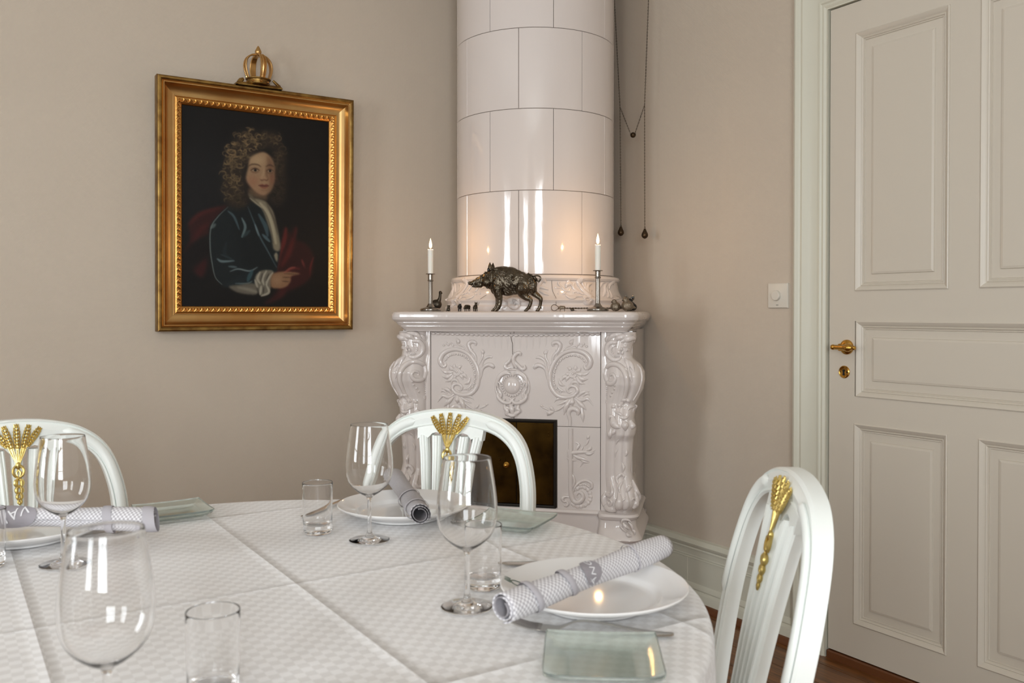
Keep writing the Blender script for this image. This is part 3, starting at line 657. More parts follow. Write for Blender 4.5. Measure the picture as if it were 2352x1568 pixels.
def ornament(mirror):
    g = G(); a = dict(K=K4, sc=s4, mirror=mirror)
    rel(g, [(1735, 560), (1758, 535), (1768, 490), (1742, 440), (1690, 408), (1620, 396), (1545, 415), (1480, 465), (1432, 545), (1415, 630), (1428, 720), (1480, 785), (1550, 805), (1625, 788), (1655, 745)], [14, 20, 22, 21, 19, 17, 16, 16, 17, 17, 18, 19, 18, 15, 8], flat=.95, **a)
    rel(g, [(1735, 560), (1718, 540), (1722, 515)], [14, 12, 6], **a)
    rel(g, [(1620, 790), (1655, 755), (1640, 715), (1595, 708), (1567, 735), (1580, 762), (1603, 755)], [10, 14, 13, 13, 12, 10, 6], **a)
    pts = cr([(1725, 500), (1680, 455), (1620, 440), (1550, 455), (1495, 500), (1460, 570), (1448, 640), (1462, 715), (1510, 760)], 4)
    for i, p in enumerate(pts): q = K4(*p); g.add(ball(((-q[0] if mirror else q[0]), -.006, q[1]), (11 if i % 2 else 8) * s4, 5, (1, .8, 1)))
    # rising stems with hooked ends
    rel(g, [(1425, 720), (1395, 640), (1375, 560), (1325, 525), (1285, 540), (1290, 560)], [5, 8, 12, 18, 17, 8], **a)
    rel(g, [(1405, 640), (1390, 560), (1370, 490), (1330, 458), (1292, 460)], [4, 7, 9, 13, 7], **a)
    rel(g, [(1425, 560), (1400, 500), (1378, 450), (1395, 395)], [4, 7, 9, 5], **a); leaf(g, [(1385, 440), (1375, 415), (1392, 388)], 15, **a)
    rel(g, [(1435, 520), (1445, 450), (1490, 400), (1505, 350), (1478, 325), (1443, 336), (1445, 362)], [6, 11, 15, 17, 17, 15, 8], **a)
    rel(g, [(1455, 470), (1475, 430), (1478, 390)], [5, 9, 11], **a); 
    rel(g, [(1500, 440), (1550, 375), (1605, 345), (1622, 300)], [4, 6, 6, 3], **a); leaf(g, [(1612, 350), (1600, 325), (1622, 295)], 17, **a)
    rel(g, [(1560, 378), (1620, 362), (1690, 345), (1742, 365)], [3, 5, 5, 3], **a)
    for x, y, r in [(1650, 362, 12), (1668, 342, 11), (1692, 356, 13), (1712, 340, 10), (1735, 362, 12)]: q = K4(x, y); g.add(ball((-q[0] if mirror else q[0], -.005, q[1]), r * s4, 6, (1, .7, 1)))
    # rose and leaves
    for r, rr in ((30, 9), (18, 8)): rel(g, [(1615 + r * math.cos(t), 600 + r * math.sin(t)) for t in [2 * PI * i / 10 for i in range(11)]], rr, **a)
    q = K4(1615, 600); g.add(ball((-q[0] if mirror else q[0], -.006, q[1]), 13 * s4, 6, (1, .9, 1)))
    for dx, dy, L, wd in [(-50, -60, 1, 17), (20, -78, 1, 17), (70, -60, 1, 18), (100, -10, 1, 19), (135, 45, 1, 21), (150, -20, 1, 15), (110, 90, 1, 17), (-70, 20, 1, 17), (-100, 60, 1, 17), (-60, 70, 1, 15), (40, 62, 1, 14)]:
        leaf(g, [(1615 + dx * .3, 600 + dy * .3), (1615 + dx * .65 - dy * .12, 600 + dy * .65 + dx * .12), (1615 + dx, 600 + dy)], wd, flat=.8, **a)
    leaf(g, [(1590, 705), (1620, 672), (1655, 680), (1668, 720)], 14, **a); leaf(g, [(1490, 640), (1510, 690), (1550, 705)], 15, **a); leaf(g, [(1480, 700), (1510, 740), (1560, 760)], 13, **a)
    # lower fan
    for P_, wd in [([(1600, 800), (1540, 812), (1480, 820), (1452, 850)], 12), ([(1600, 810), (1530, 850), (1475, 875)], 12), ([(1600, 815), (1560, 880), (1535, 960)], 22), ([(1612, 805), (1608, 850), (1614, 880)], 24), ([(1635, 800), (1690, 830), (1745, 818), (1795, 880)], 15),
                   ([(1640, 820), (1690, 870), (1735, 915)], 20), ([(1660, 800), (1700, 760), (1760, 750)], 16), ([(1700, 800), (1740, 770), (1765, 790)], 12), ([(1690, 870), (1700, 960), (1705, 1025)], 16), ([(1560, 855), (1500, 905), (1450, 930)], 11),
                   ([(1455, 925), (1430, 900), (1410, 880)], 14), ([(1450, 930), (1410, 940), (1390, 965)], 22), ([(1430, 925), (1370, 900), (1325, 878)], 8), ([(1350, 895), (1345, 880), (1325, 872)], 9)]:
        leaf(g, P_, wd, **a)
    rel(g, [(1655, 960), (1662, 930), (1635, 905), (1595, 908), (1578, 945), (1590, 1000), (1590, 1052)], [10, 18, 20, 20, 17, 14, 14], **a)
    return g
def ornament_low(mirror):
    g = G(); a = dict(K=K5, sc=s5, mirror=mirror)
    rel(g, [(1032, 210), (1032, 500), (1032, 820), (1040, 960), (1075, 1035), (1130, 1042), (1172, 995), (1160, 945), (1122, 935), (1098, 965), (1112, 995)], [24, 24, 24, 25, 26, 26, 22, 18, 15, 12, 8], **a)
    for P_, wd in [([(1000, 560), (1020, 500), (1080, 485), (1170, 478), (1250, 482), (1310, 455)], 22), ([(1180, 490), (1240, 500), (1300, 480)], 20), ([(1200, 470), (1250, 440), (1265, 410)], 20), ([(1130, 485), (1160, 440), (1185, 400)], 13), ([(1060, 500), (1110, 430), (1125, 390), (1085, 368)], 16),
                   ([(1060, 510), (1120, 540), (1190, 560), (1250, 590)], 22), ([(1120, 540), (1180, 585), (1245, 600)], 16), ([(1150, 560), (1165, 600), (1135, 650)], 10), ([(1190, 410), (1222, 370), (1245, 290)], 12), ([(1225, 340), (1230, 310), (1248, 288)], 18), ([(990, 545), (1030, 560), (1100, 580)], 22), ([(1010, 540), (1010, 470), (1030, 430)], 16)]:
        leaf(g, P_, wd, **a)
    rel(g, [(1060, 930), (1085, 870), (1140, 815), (1210, 800), (1265, 830), (1268, 885), (1230, 880)], [8, 14, 15, 16, 18, 14, 7], **a)
    rel(g, [(1040, 900), (1075, 820), (1060, 750), (1025, 712)], [8, 15, 15, 8], **a); rel(g, [(1052, 860), (1050, 790), (1035, 750)], [6, 11, 6], **a)
    pts = cr([(1090, 900), (1150, 870), (1215, 890), (1250, 940), (1255, 1000), (1230, 1050), (1170, 1085), (1110, 1090), (1050, 1062)], 3)
    for i, p in enumerate(pts): q = K5(*p); g.add(ball((-q[0] if mirror else q[0], -.004, q[1]), (27 if i % 2 else 21) * s5, 6, (1, .5, 1)))
    for p in cr([(1140, 850), (1190, 840), (1240, 870)], 3): q = K5(*p); g.add(ball((-q[0] if mirror else q[0], -.005, q[1]), 17 * s5, 5, (1, .7, 1)))
    rel(g, [(1015, 985), (965, 980), (940, 1008), (960, 1035), (990, 1030)], [8, 16, 18, 15, 8], **a); rel(g, [(985, 1030), (1003, 1065), (975, 1085), (955, 1068)], [10, 15, 13, 6], **a)
    return g
obj('relief_ornament', ornament(True), m_glaze, o1, ang=60); obj('relief_ornament', ornament(False), m_glaze, o2, ang=60)
obj('relief_ornament', ornament_low(False), m_glaze, o3, ang=60); obj('relief_ornament', ornament_low(True), m_glaze, o4, ang=60)
# beaded shell edge under the shelf with faint fan flutes
g = G(); n = 34
for i in range(n):
    x = -xp * .97 + 2 * xp * .97 * i / (n - 1); dz = -.006 * (1 - (x / xp) ** 2)
    g.add(ball((x, -.005, zt - .010 + dz), .0105, 6, (.95, .75, .55)))
g.add(tube([(x, -.004, zt - .006 - .006 * (1 - (x / xp) ** 2)) for x in np.linspace(-xp, xp, 30)], .0035, 6))
for i in range(15):
    x = -.17 + .34 * i / 14; L = .05 * (1 - (x / .22) ** 2) + .012
    g.add(tube([(x, -.0035, zt - .018), (x * 1.0 + .0, -.0035, zt - .018 - L * .5), (x * .97, -.0035, zt - .018 - L)], [.0045, .0038, .0004], 6, (0, -1, 0), .45))
obj('shell_border', g, m_glaze, stove, ang=60)
# cartouche: cracked in two by the joint, as in the photo, but one casting
g = G(); c0 = K4(1088, 712)
def C(dx, dz, h=.006): return (c0[0] + dx * s4, -h, c0[1] - dz * s4)
g.add(ball(C(0, 0, .003), 152 * s4, 12, (1, .10, 1)))
g.add(tube([C(150 * math.cos(t), 152 * math.sin(t)) for t in [2 * PI * i / 40 for i in range(40)]], .0042, 7, closed=True))
g.add(ball(C(0, -8, .006), 76 * s4, 14, (1, .48, 1)))
for i in range(26): t = 2 * PI * i / 26; g.add(ball(C(88 * math.cos(t), -8 + 90 * math.sin(t), .011), 10 * s4, 5))
for s in (-1, 1):
    for P_, rr in [([(10, -110), (60, -118), (105, -90), (128, -40)], [8, 17, 14, 4]), ([(20, -130), (70, -128), (120, -90), (134, -20), (120, 20)], [6, 12, 12, 10, 4]), ([(130, 10), (110, 50), (118, 85), (90, 60)], [6, 12, 10, 5]),
                   ([(132, 50), (120, 100), (70, 138), (20, 140), (5, 110), (25, 98)], [6, 17, 18, 15, 11, 7]), ([(100, 0), (112, -30), (132, -45)], [8, 9, 5]), ([(110, 30), (95, 75), (112, 110)], [7, 11, 6]), ([(60, 110), (90, 120), (112, 96)], [8, 9, 5])]:
        g.add(tube([C(s * x, z, .011) for x, z, r in cr([(p[0], p[1], r) for p, r in zip(P_, rr)], 4)], [r * s4 for x, z, r in cr([(p[0], p[1], r) for p, r in zip(P_, rr)], 4)], 7))
for P_, rr in [([(-10, -170), (-50, -160), (-62, -190), (-30, -220), (-12, -250)], [8, 18, 16, 16, 7]), ([(40, -160), (20, -200), (12, -250), (40, -290), (70, -295), (72, -270)], [10, 18, 20, 20, 16, 9]), ([(15, -230), (50, -190), (90, -155), (112, -165), (106, -190)], [10, 17, 18, 16, 9]),
               ([(-70, 150), (-60, 190), (-40, 220), (-50, 240), (-10, 256)], [10, 20, 20, 15, 8]), ([(60, 150), (50, 190), (66, 210), (30, 236), (36, 256)], [10, 20, 17, 20, 10]), ([(-20, 150), (-5, 180), (0, 210), (8, 250)], [12, 22, 24, 12]), ([(-60, 175), (-20, 190), (20, 178)], [10, 16, 8]), ([(-40, 235), (0, 252), (40, 240)], [12, 20, 12])]:
    QQ = cr([(p[0], p[1], r) for p, r in zip(P_, rr)], 4); g.add(tube([C(x, z, .008) for x, z, r in QQ], [r * s4 for x, z, r in QQ], 7))
obj('cartouche', g, m_glaze, stove, ang=60)
ck = [(1172, 764), (1173, 772), (1177, 790), (1177, 812), (1180, 826), (1180, 842)]
g = G().add(tube([(SF(u, v, .0055)[0], -.0048, SF(u, v, .0055)[1]) for u, v in ck], .0011, 5))
obj('crack', g, m_grout, stove)

# corner columns: an S-shaped console over a fluted shaft with a leafy foot
sil_r = [(762, 1459), (776, 1461), (792, 1453), (805, 1450), (822, 1453), (835, 1470), (852, 1480), (872, 1481), (893, 1477), (915, 1466), (930, 1458), (942, 1459), (960, 1456), (985, 1461), (996, 1459), (1005, 1455), (1040, 1452), (1080, 1450), (1096, 1453), (1112, 1460), (1128, 1467), (1150, 1467), (1163, 1462), (1171, 1452)]
ZO = sorted([(SF(u, v)[1], SF(u, v)[0]) for v, u in sil_r])
pr_r = [(762, .030), (775, .040), (800, .040), (820, .034), (835, .050), (860, .070), (880, .066), (900, .050), (925, .036), (945, .046), (975, .052), (995, .050), (1010, .032), (1060, .028), (1090, .030), (1115, .046), (1140, .062), (1155, .058), (1171, .036)]
PR = sorted([(SF(1400, v)[1], p) for v, p in pr_r])
def interp(T_, z): return float(np.interp(z, [a for a, b in T_], [b for a, b in T_]))
zc1, zc0 = SF(1400, 762)[1], SF(1400, 1171)[1]; xi = xp + .002
z_v = SF(1400, 935)[1]; z_sh = SF(1400, 1000)[1]; z_ft = SF(1400, 1100)[1]
def colh(x, z):
    xo = interp(ZO, z); t = min(1, max(0, (x - xi) / (xo - xi))); p = interp(PR, z)
    strip = .18
    if t < strip: s = .25 * math.sin(PI * t / strip) ** .5 * .4 if t > 0 else 0
    else:
        q = (t - strip) / (1 - strip); s = math.sin(PI * min(.97, .02 + q * .72 + .02)) ** .55 if q < .72 else max(0, math.cos((q - .72) / .28 * 1.45)) ** .7
        ft = abs(math.sin(PI * q * 3.0)) ** .6
        am = .22 if z_ft < z < z_sh else (.10 if z > z_v else .15)
        s = s * (1 - am + am * ft)
    return -(.004 + p * s)
def column(sgn):
    g = G(); zs_ = np.linspace(zc0, zc1, 130); ts = np.linspace(0, 1, 34); v = []; f = []
    for z in zs_:
        xo = interp(ZO, z)
        for t in ts: x = xi + (xo - xi) * t; v.append((sgn * x, colh(x, z), z))
        v.append((sgn * xo, .03, z)); v.append((sgn * min(xo, .437), .2, z))
    n = len(ts) + 2
    for j in range(len(zs_) - 1):
        for i in range(n - 1): f.append((j * n + i, j * n + i + 1, (j + 1) * n + i + 1, (j + 1) * n + i))
    g.add((v, f)); return g
def KC(x, y): return SF(1370 + x / 3.563, 740 + y / 3.563, .04)
sc3 = 1 / 3.563 * 3.22 / F
def col_orn(sgn):
    g = G(); mir = sgn < 0
    def hf(x, z): return colh(x, z)
    a = dict(K=KC, sc=sc3, mirror=mir, hfn=hf)
    top = G(); 
    # top acanthus, C-scroll with fruit
    for P_, wd in [([(95, 150), (130, 110), (200, 100), (250, 130)], 20), ([(150, 150), (190, 125), (250, 110), (300, 100)], 22), ([(200, 160), (250, 140), (300, 130), (305, 165)], 22), ([(70, 180), (85, 130), (120, 105)], 16)]: leaf(g, P_, wd, **a)
    rel(g, [(170, 165), (110, 170), (85, 215), (95, 270), (140, 305), (185, 300), (200, 275)], [12, 18, 20, 20, 18, 14, 8], **a)
    for p in cr([(165, 190), (130, 205), (125, 240), (150, 275), (180, 280)], 3): rel(g, [p, (p[0] + 2, p[1] + 2)], [9, 9], k=1, **a)
    for x, y in [(200, 215), (235, 190), (250, 220), (215, 245), (185, 240)]: rel(g, [(x - 8, y), (x + 8, y + 6)], [16, 14], k=2, **a)
    for P_, wd in [([(230, 290), (255, 330), (270, 390)], 20), ([(250, 300), (290, 350), (315, 405)], 18), ([(270, 390), (285, 440), (300, 495)], 14), ([(260, 360), (245, 380), (262, 400)], 12)]: leaf(g, P_, wd, **a)
    # volute
    rel(g, [(190, 700), (235, 600), (255, 500), (240, 410), (190, 355), (120, 345), (75, 385), (68, 450), (95, 500), (140, 495), (160, 455), (140, 425), (112, 435), (112, 460)], [10, 15, 18, 20, 20, 18, 17, 17, 18, 17, 14, 12, 10, 7], **a)
    rel(g, [(300, 640), (345, 560), (370, 470), (362, 390), (330, 345)], [6, 8, 9, 9, 5], **a)
    for y in range(530, 660, 16): rel(g, [(76, y), (80, y + 9)], [11, 8], k=1, **a)
    for x, y in [(150, 540), (130, 570), (115, 600), (155, 510)]: rel(g, [(x, y), (x - 8, y + 14)], [9, 5], k=2, **a)
    # middle cluster
    for P_, wd in [([(205, 660), (225, 632), (262, 640), (270, 668)], 18), ([(170, 690), (195, 680), (215, 690)], 20), ([(120, 700), (140, 690), (160, 700)], 16), ([(255, 720), (275, 695), (300, 700), (295, 740)], 14), ([(130, 770), (150, 830), (200, 860)], 34), ([(220, 800), (235, 840), (240, 885)], 32), ([(275, 800), (290, 850), (300, 870)], 30),
                   ([(190, 770), (230, 780), (270, 760)], 18), ([(120, 870), (110, 920), (105, 960)], 20), ([(160, 860), (140, 900), (110, 920)], 16), ([(300, 700), (318, 690), (312, 720)], 12), ([(150, 735), (190, 745), (235, 780)], 12), ([(100, 800), (115, 770), (150, 770)], 14)]: leaf(g, P_, wd, flat=.95, **a)
    # shaft leaves
    for P_, wd in [([(150, 1110), (155, 1070), (175, 1040)], 9), ([(185, 960), (165, 980), (155, 1010)], 8), ([(232, 1100), (245, 1070), (240, 1035)], 12), ([(205, 1150), (220, 1190), (210, 1240)], 14), ([(175, 1320), (165, 1280), (195, 1245), (225, 1260), (215, 1290)], 14), ([(215, 1300), (190, 1350), (200, 1400)], 12), ([(280, 1320), (265, 1360), (240, 1400)], 14), ([(250, 1330), (280, 1340), (270, 1370)], 12)]: leaf(g, P_, wd, **a)
    # foot scrolls
    rel(g, [(120, 1320), (130, 1390), (110, 1420), (70, 1420), (55, 1470), (85, 1520), (150, 1525), (180, 1480)], [8, 14, 14, 18, 24, 26, 24, 14], **a)
    rel(g, [(90, 1470), (110, 1500), (130, 1470), (110, 1450), (95, 1465)], [8, 13, 12, 9, 6], **a)
    for x0, w_ in ((180, 30), (240, 28), (310, 26)): rel(g, [(x0 + 5, 1390), (x0 + 15, 1440), (x0 + 8, 1490), (x0 - 12, 1520)], [8, w_ * .7, w_, w_ * .5], **a); rel(g, [(x0 - 20, 1450), (x0 - 5, 1435), (x0 + 6, 1455)], [5, 9, 5], **a)
    leaf(g, [(290, 1300), (320, 1380), (345, 1440), (335, 1490)], 20, **a)
    return g
for sgn in (1, -1):
    c = obj('corner_column', column(sgn), m_glaze, stove, ang=50)
    obj('column_ornament', col_orn(sgn), m_glaze, c, ang=60)
# base mouldings and plinth: centre run, two column feet
def bprof(u): return [SF(u, v)[1] for v in (1171, 1176, 1184, 1188, 1191, 1224, 1229, 1236)]
zb_ = bprof(1330); hh = [.002, .014, .014, .006, .004, .012, .012, .004]
def strip(x0, x1, prof, n=1):
    v = []; f = []
    for x in np.linspace(x0, x1, n + 1): v += [(x, -h, z) for h, z in prof]
    m_ = len(prof)
    for k in range(n):
        for i in range(m_ - 1): f.append((k * m_ + i, k * m_ + i + 1, (k + 1) * m_ + i + 1, (k + 1) * m_ + i))
    return v, f
zf = [zc0 - .001, zc0 - .006, zc0 - .016, zc0 - .022, zc0 - .030, zc0 - .060, zc0 - .082, zc0 - .090, zc0 - .100, zc0 - .106]
centre = [(.002, zc0 - .001), (.012, zc0 - .005), (.016, zc0 - .013), (.012, zc0 - .020), (.006, zc0 - .022), (.005, zc0 - .10), (.002, zc0 - .106)]
obj('base_moulding', G().add(strip(-xp + .001, xp - .001, centre)), m_tile, stove, ang=30)
FO = [(.0, -.0), (.012, -.004), (.016, -.012), (.012, -.022), (.004, -.028), (.006, -.050), (.018, -.074), (.026, -.084), (.028, -.092), (.024, -.099), (.012, -.106)]
for sgn in (1, -1):
    rings = []
    for o_, dz in FO:
        x0, x1 = xp + .002 - min(o_, .01) * .6, .448 + o_; y = -.044 - o_; r_ = .028
        P = [(sgn * x0, .05), (sgn * x0, y + r_)] + [(sgn * (x0 + r_ - r_ * math.cos(t)), y + r_ - r_ * math.sin(t)) for t in (.4, .9, 1.57)] + [(sgn * (x1 - r_ * 1.6 + r_ * 1.6 * math.sin(t)), y + r_ * 1.6 - r_ * 1.6 * math.cos(t)) for t in (0, .4, .8, 1.2, 1.57)] + [(sgn * x1, .3), (sgn * x0, .3)]
        rings.append((P if sgn > 0 else P[::-1], zc0 + dz))
    c = obj('column_foot', G().add(loft(rings)), m_glaze, stove, ang=40)
    g = G(); a = dict(K=K5, sc=s5, mirror=sgn < 0, hfn=lambda x, z: -.066)
    for P_, wd in [([(1620, 1240), (1640, 1200), (1700, 1200), (1745, 1240)], 14), ([(1610, 1270), (1640, 1300), (1690, 1340)], 13), ([(1640, 1230), (1670, 1270), (1720, 1300)], 22), ([(1700, 1220), (1740, 1270), (1750, 1330)], 16), ([(1680, 1340), (1700, 1370), (1740, 1380)], 20), ([(1650, 1260), (1660, 1290), (1700, 1330)], 13), ([(1740, 1300), (1770, 1330), (1765, 1370)], 14)]: leaf(g, P_, wd, **a)
    obj('foot_ornament', g, m_glaze, c, ang=60)
obj('plinth', G().add(loft([([(x * 1.0, y - .035 if y < .2 else y) for x, y in [(.452, .0), (.452, AP - .46), (0, AP - .006), (-.452, AP - .46), (-.452, .0)]], 0.0), ([(x, y - .035 if y < .2 else y) for x, y in [(.452, .0), (.452, AP - .46), (0, AP - .006), (-.452, AP - .46), (-.452, .0)]], zc0 - .104)])), m_tile, stove, smooth=False, bevel=.004)

# mantel shelf
SP = [(-.004, zt - ZS), (.006, -.074), (.008, -.068), (.012, -.067), (.018, -.060), (.022, -.056), (.022, -.053), (.026, -.052), (.031, -.045), (.033, -.042), (.033, -.040), (.038, -.038), (.045, -.030), (.0475, -.021), (.047, -.012), (.043, -.004), (.036, -.001), (.030, 0.0)]
obj('mantel_shelf', G().add(loft([(outline(o, .040 + o * 1.35, .026 + o * .5), ZS + z) for o, z in SP])), m_tile, stove, ang=24)

# chimney: crown ring, then eight glazed tiles to a course
def onC(u, v, R):
    Mi = M_STOVE.inverted(); o = Mi @ Vector((0, 0, H)); d = Mi.to_3x3() @ ray(u, v)
    ox, oy = o.x, o.y - CD; A = d.x ** 2 + d.y ** 2; B = ox * d.x + oy * d.y; Cc = ox * ox + oy * oy - R * R
    disc = B * B - A * Cc
    if disc < 0: disc = 0
    t = (-B - math.sqrt(disc)) / A; p = o + d * t
    return (math.atan2(p.x, -(p.y - CD)), p.z)
rp = [(.372, 0), (.374, .006), (.374, .020), (.370, .024), (.367, .026), (.366, .034), (.371, .040), (.374, .044), (.371, .049), (.362, .054), (.352, .070), (.344, .090), (.340, .112), (.340, .118), (.346, .121), (.350, .128), (.347, .136), (.340, .140), (.328, .1415), (.323, .1415)]
obj('crown_ring', G().add(lathe([(r, ZS - .002 + z) for r, z in rp], 96, (0, CD))), m_tile, stove, ang=30)
def Rring(z): return float(np.interp(z - ZS, [p[1] for p in rp], [p[0] for p in rp]))
def KR(x, y): return onC(880 + x / 3.675, 520 + y / 3.675, .352)
def KRs(x, y): return onC(1250 + x / 10.226, 640 + y / 10.226, .352)
scr = 1 / 3.675 * 3.33 / F; scs = 1 / 10.226 * 3.33 / F
def ringrel(g, pts, rad, K, sc, mirror=False, lift=.0, flat=.85):
    if not isinstance(rad, (list, tuple)): m_ = len(pts); rad = [.4 * rad] + [rad * math.sin(PI * (.25 + .7 * i / (m_ - 1))) for i in range(1, m_ - 1)] + [.2 * rad]
    sc = sc * 1.3; Q = cr([(*K(*p), r * sc) for p, r in zip(pts, rad)], 5); s = -1 if mirror else 1
    R0 = .352; vf = tube([(a * R0, 0, z) for a, z, r in Q], [max(r, 3e-4) for a, z, r in Q], 7, (0, -1, 0), flat)
    def bend(p): R = Rring(p.z) - p.y + lift; th = s * p.x / R0; return (R * math.sin(th), CD - R * math.cos(th), p.z)
    g.add(vf, None, bend)
def ring_orn(mirror):
    g = G(); a = dict(K=KRs, sc=scs, mirror=mirror)
    for P_, rr in [([(1050, 400), (960, 300), (880, 180), (830, 80), (900, 20)], [60, 50, 42, 50, 70]), ([(1050, 380), (1000, 250), (930, 100), (960, 20)], [40, 36, 30, 40]), ([(1060, 360), (1000, 200), (1010, 90)], [40, 34, 20]), ([(1080, 380), (1040, 260), (1070, 150), (1160, 110)], [30, 36, 34, 16]), ([(1100, 400), (1080, 300), (1140, 260)], [26, 34, 14]),
                   ([(900, 330), (960, 350), (1030, 330), (1000, 300), (920, 300)], [26, 30, 26, 20, 10]), ([(1020, 420), (1120, 520), (1160, 620), (1130, 650)], [50, 64, 56, 30]), ([(1050, 400), (1060, 480), (1000, 560), (920, 560), (880, 520)], [30, 36, 36, 40, 36]), ([(1000, 430), (940, 410), (890, 450), (900, 480)], [20, 30, 24, 12]),
                   ([(880, 400), (740, 400), (640, 430), (560, 430), (490, 380)], [16, 22, 34, 34, 14]), ([(900, 350), (760, 260), (700, 180), (740, 90)], [22, 28, 30, 22]), ([(700, 180), (640, 110), (560, 130), (530, 200)], [22, 40, 44, 20]), ([(640, 110), (600, 60), (550, 80)], [24, 34, 20]), ([(620, 290), (500, 270), (430, 190), (350, 120), (370, 60)], [12, 18, 18, 22, 26]), ([(430, 190), (330, 210), (260, 200)], [12, 16, 10]),
                   ([(520, 300), (470, 340), (420, 350)], [10, 20, 9]), ([(560, 300), (640, 210), (620, 190)], [10, 18, 8]), ([(480, 280), (480, 230), (510, 200)], [10, 18, 8]), ([(360, 290), (340, 340), (310, 350)], [8, 16, 8]), ([(800, 340), (760, 290), (690, 310), (700, 350)], [14, 24, 20, 10]),
                   ([(1280, 300), (1340, 200), (1420, 100), (1500, 90)], [10, 26, 26, 10]), ([(1340, 420), (1440, 300), (1470, 180), (1540, 100)], [10, 34, 34, 14]), ([(1430, 440), (1500, 350), (1500, 240), (1560, 160)], [12, 34, 30, 12]), ([(1560, 240), (1600, 140), (1680, 80), (1700, 110)], [16, 34, 46, 40]), ([(1500, 460), (1560, 380), (1560, 260)], [12, 30, 12]), ([(1560, 470), (1650, 440), (1720, 440)], [20, 34, 16])]:
        ringrel(g, P_, rr, **a)
    return g
cr_ring = bpy.data.objects['crown_ring']
obj('rocaille', ring_orn(False), m_glaze, cr_ring, ang=60); obj('rocaille', ring_orn(True), m_glaze, cr_ring, ang=60)
g = G()
for P_, rr in [([(1110, 590), (1085, 620), (1095, 665), (1130, 680), (1150, 655), (1130, 640), (1115, 655)], [12, 18, 20, 18, 14, 9, 5]), ([(1110, 600), (1150, 610), (1155, 650)], [12, 16, 10]), ([(1020, 600), (1060, 625), (1090, 600)], [6, 12, 6]), ([(1150, 600), (1190, 625), (1230, 600)], [6, 12, 6])]:
    ringrel(g, P_, rr, KR, scr, lift=.004)
obj('rocaille', g, m_glaze, cr_ring, ang=60); g = G()
for P_, rr in [([(1300, 560), (1310, 500), (1350, 450), (1380, 470)], [8, 14, 16, 8]), ([(1310, 520), (1340, 510), (1400, 530)], [6, 12, 6]), ([(1320, 540), (1360, 560), (1400, 575)], [6, 10, 5]), ([(1290, 540), (1290, 480), (1320, 450)], [6, 12, 6])]:
    ringrel(g, P_, rr, KR, scr)
obj('rocaille', g, m_glaze, cr_ring, ang=60)
for ck in ([(1270, 629), (1269, 648), (1270, 668), (1275, 684), (1275, 700), (1276, 714)], [(1118, 677), (1110, 686), (1104, 696), (1103, 712)]):
    pts = []; g = G()
    for u, v in ck:
        a_, z = onC(u, v, .355); R = Rring(z) + .0006; pts.append((R * math.sin(a_), CD - R * math.cos(a_), z))
    obj('crack', g.add(tube(pts, .0007, 5)), m_grout, cr_ring)
obj('chimney_core', G().add(lathe([(CR - .0022, ZS), (CR - .0022, 2.80)], 96, (0, CD))), m_grout, stove)
zr = [ZS + .141] + [onC(1228, v, CR)[1] for v in (436, 248, 62)]
hc = (zr[3] - zr[1]) / 2; zr.append(zr[3] + hc); zr.append(zr[4] + hc * .8)
a0 = onC(1191, 520, CR)[0]; a1 = onC(1125, 340, CR)[0]
def ctile(aa, ab, z0, z1):
    e = .0007; da = e / CR; ch = .0010
    As = [aa + da, aa + da + ch / CR] + list(np.linspace(aa + da + ch / CR, ab - da - ch / CR, 14))[1:-1] + [ab - da - ch / CR, ab - da]
    Zs = [z0 + e, z0 + e + ch] + list(np.linspace(z0 + e + ch, z1 - e - ch, 6))[1:-1] + [z1 - e - ch, z1 - e]
    v = []; f = []
    for j, z in enumerate(Zs):
        for i, a_ in enumerate(As):
            edge = i in (0, len(As) - 1) or j in (0, len(Zs) - 1); R = CR - (.0018 if edge else 0)
            v.append((R * math.sin(a_), CD - R * math.cos(a_), z))
    n = len(As)
    for j in range(len(Zs) - 1):
        for i in range(n - 1): f.append((j * n + i, j * n + i + 1, (j + 1) * n + i + 1, (j + 1) * n + i))
    return G().add((v, f))
for k in range(len(zr) - 1):
    base = a0 if k % 2 == 0 else a1
    for j in range(8):
        obj('glazed_tile', ctile(base + j * PI / 4, base + (j + 1) * PI / 4, zr[k], zr[k + 1]), m_tile, stove, ang=14)
obj('cornice', G().add(lathe([(CR - .01, zr[-1]), (CR + .01, zr[-1] + .01), (CR + .03, zr[-1] + .04), (CR + .06, zr[-1] + .06), (CR + .06, zr[-1] + .1), (CR, zr[-1] + .12), (CR - .02, min(RZ - .01, zr[-1] + .13))], 64, (0, CD))), m_tile, stove)

# fire doors
fr = obj('fire_door_frame', G().add(rect_frame([(0, -.0), (0, .010), (.003, .011), (.009, .009), (.009, .002)], fx0, fz0, fx1, fz1)).add(box(fx0, fx1, -.002, .0, fz0, fz1)), m_iron, stove, ang=20)
xc_ = SF(1187, 1060)[0]
for x0, x1 in ((fx0 + .010, xc_ - .0012), (xc_ + .0012, fx1 - .010)):
    d = obj('fire_door', G().add(rect_frame([(0, .002), (.0, .007), (.002, .008)], x0, fz0 + .010, x1, fz1 - .010, True)), m_darkbrass, stove, ang=20)
    left = x1 < xc_ + .001; kx_, kz_ = SF(1163 if left else 1196, 1067, .012)
    obj('door_knob', G().add(lathe([(.010, 0), (.0105, .003), (.006, .006), (.005, .010), (.008, .014), (.0085, .018), (.005, .022), (0, .023)], 18), Matrix.Rotation(PI / 2, 4, 'X')), m_brass, d, T((kx_, -.008, kz_)))
    hx_ = x0 + .018 if left else x1 - .018
    for hz_ in (fz0 + .05, fz1 - .05):
        for dz in (-.006, .006): obj('rivet', G().add(ball((hx_, -.008, hz_ + dz), .0028, 5, (1, .5, 1))), m_darkbrass, d)
lx, lz = SF(1148, 1056, .01)
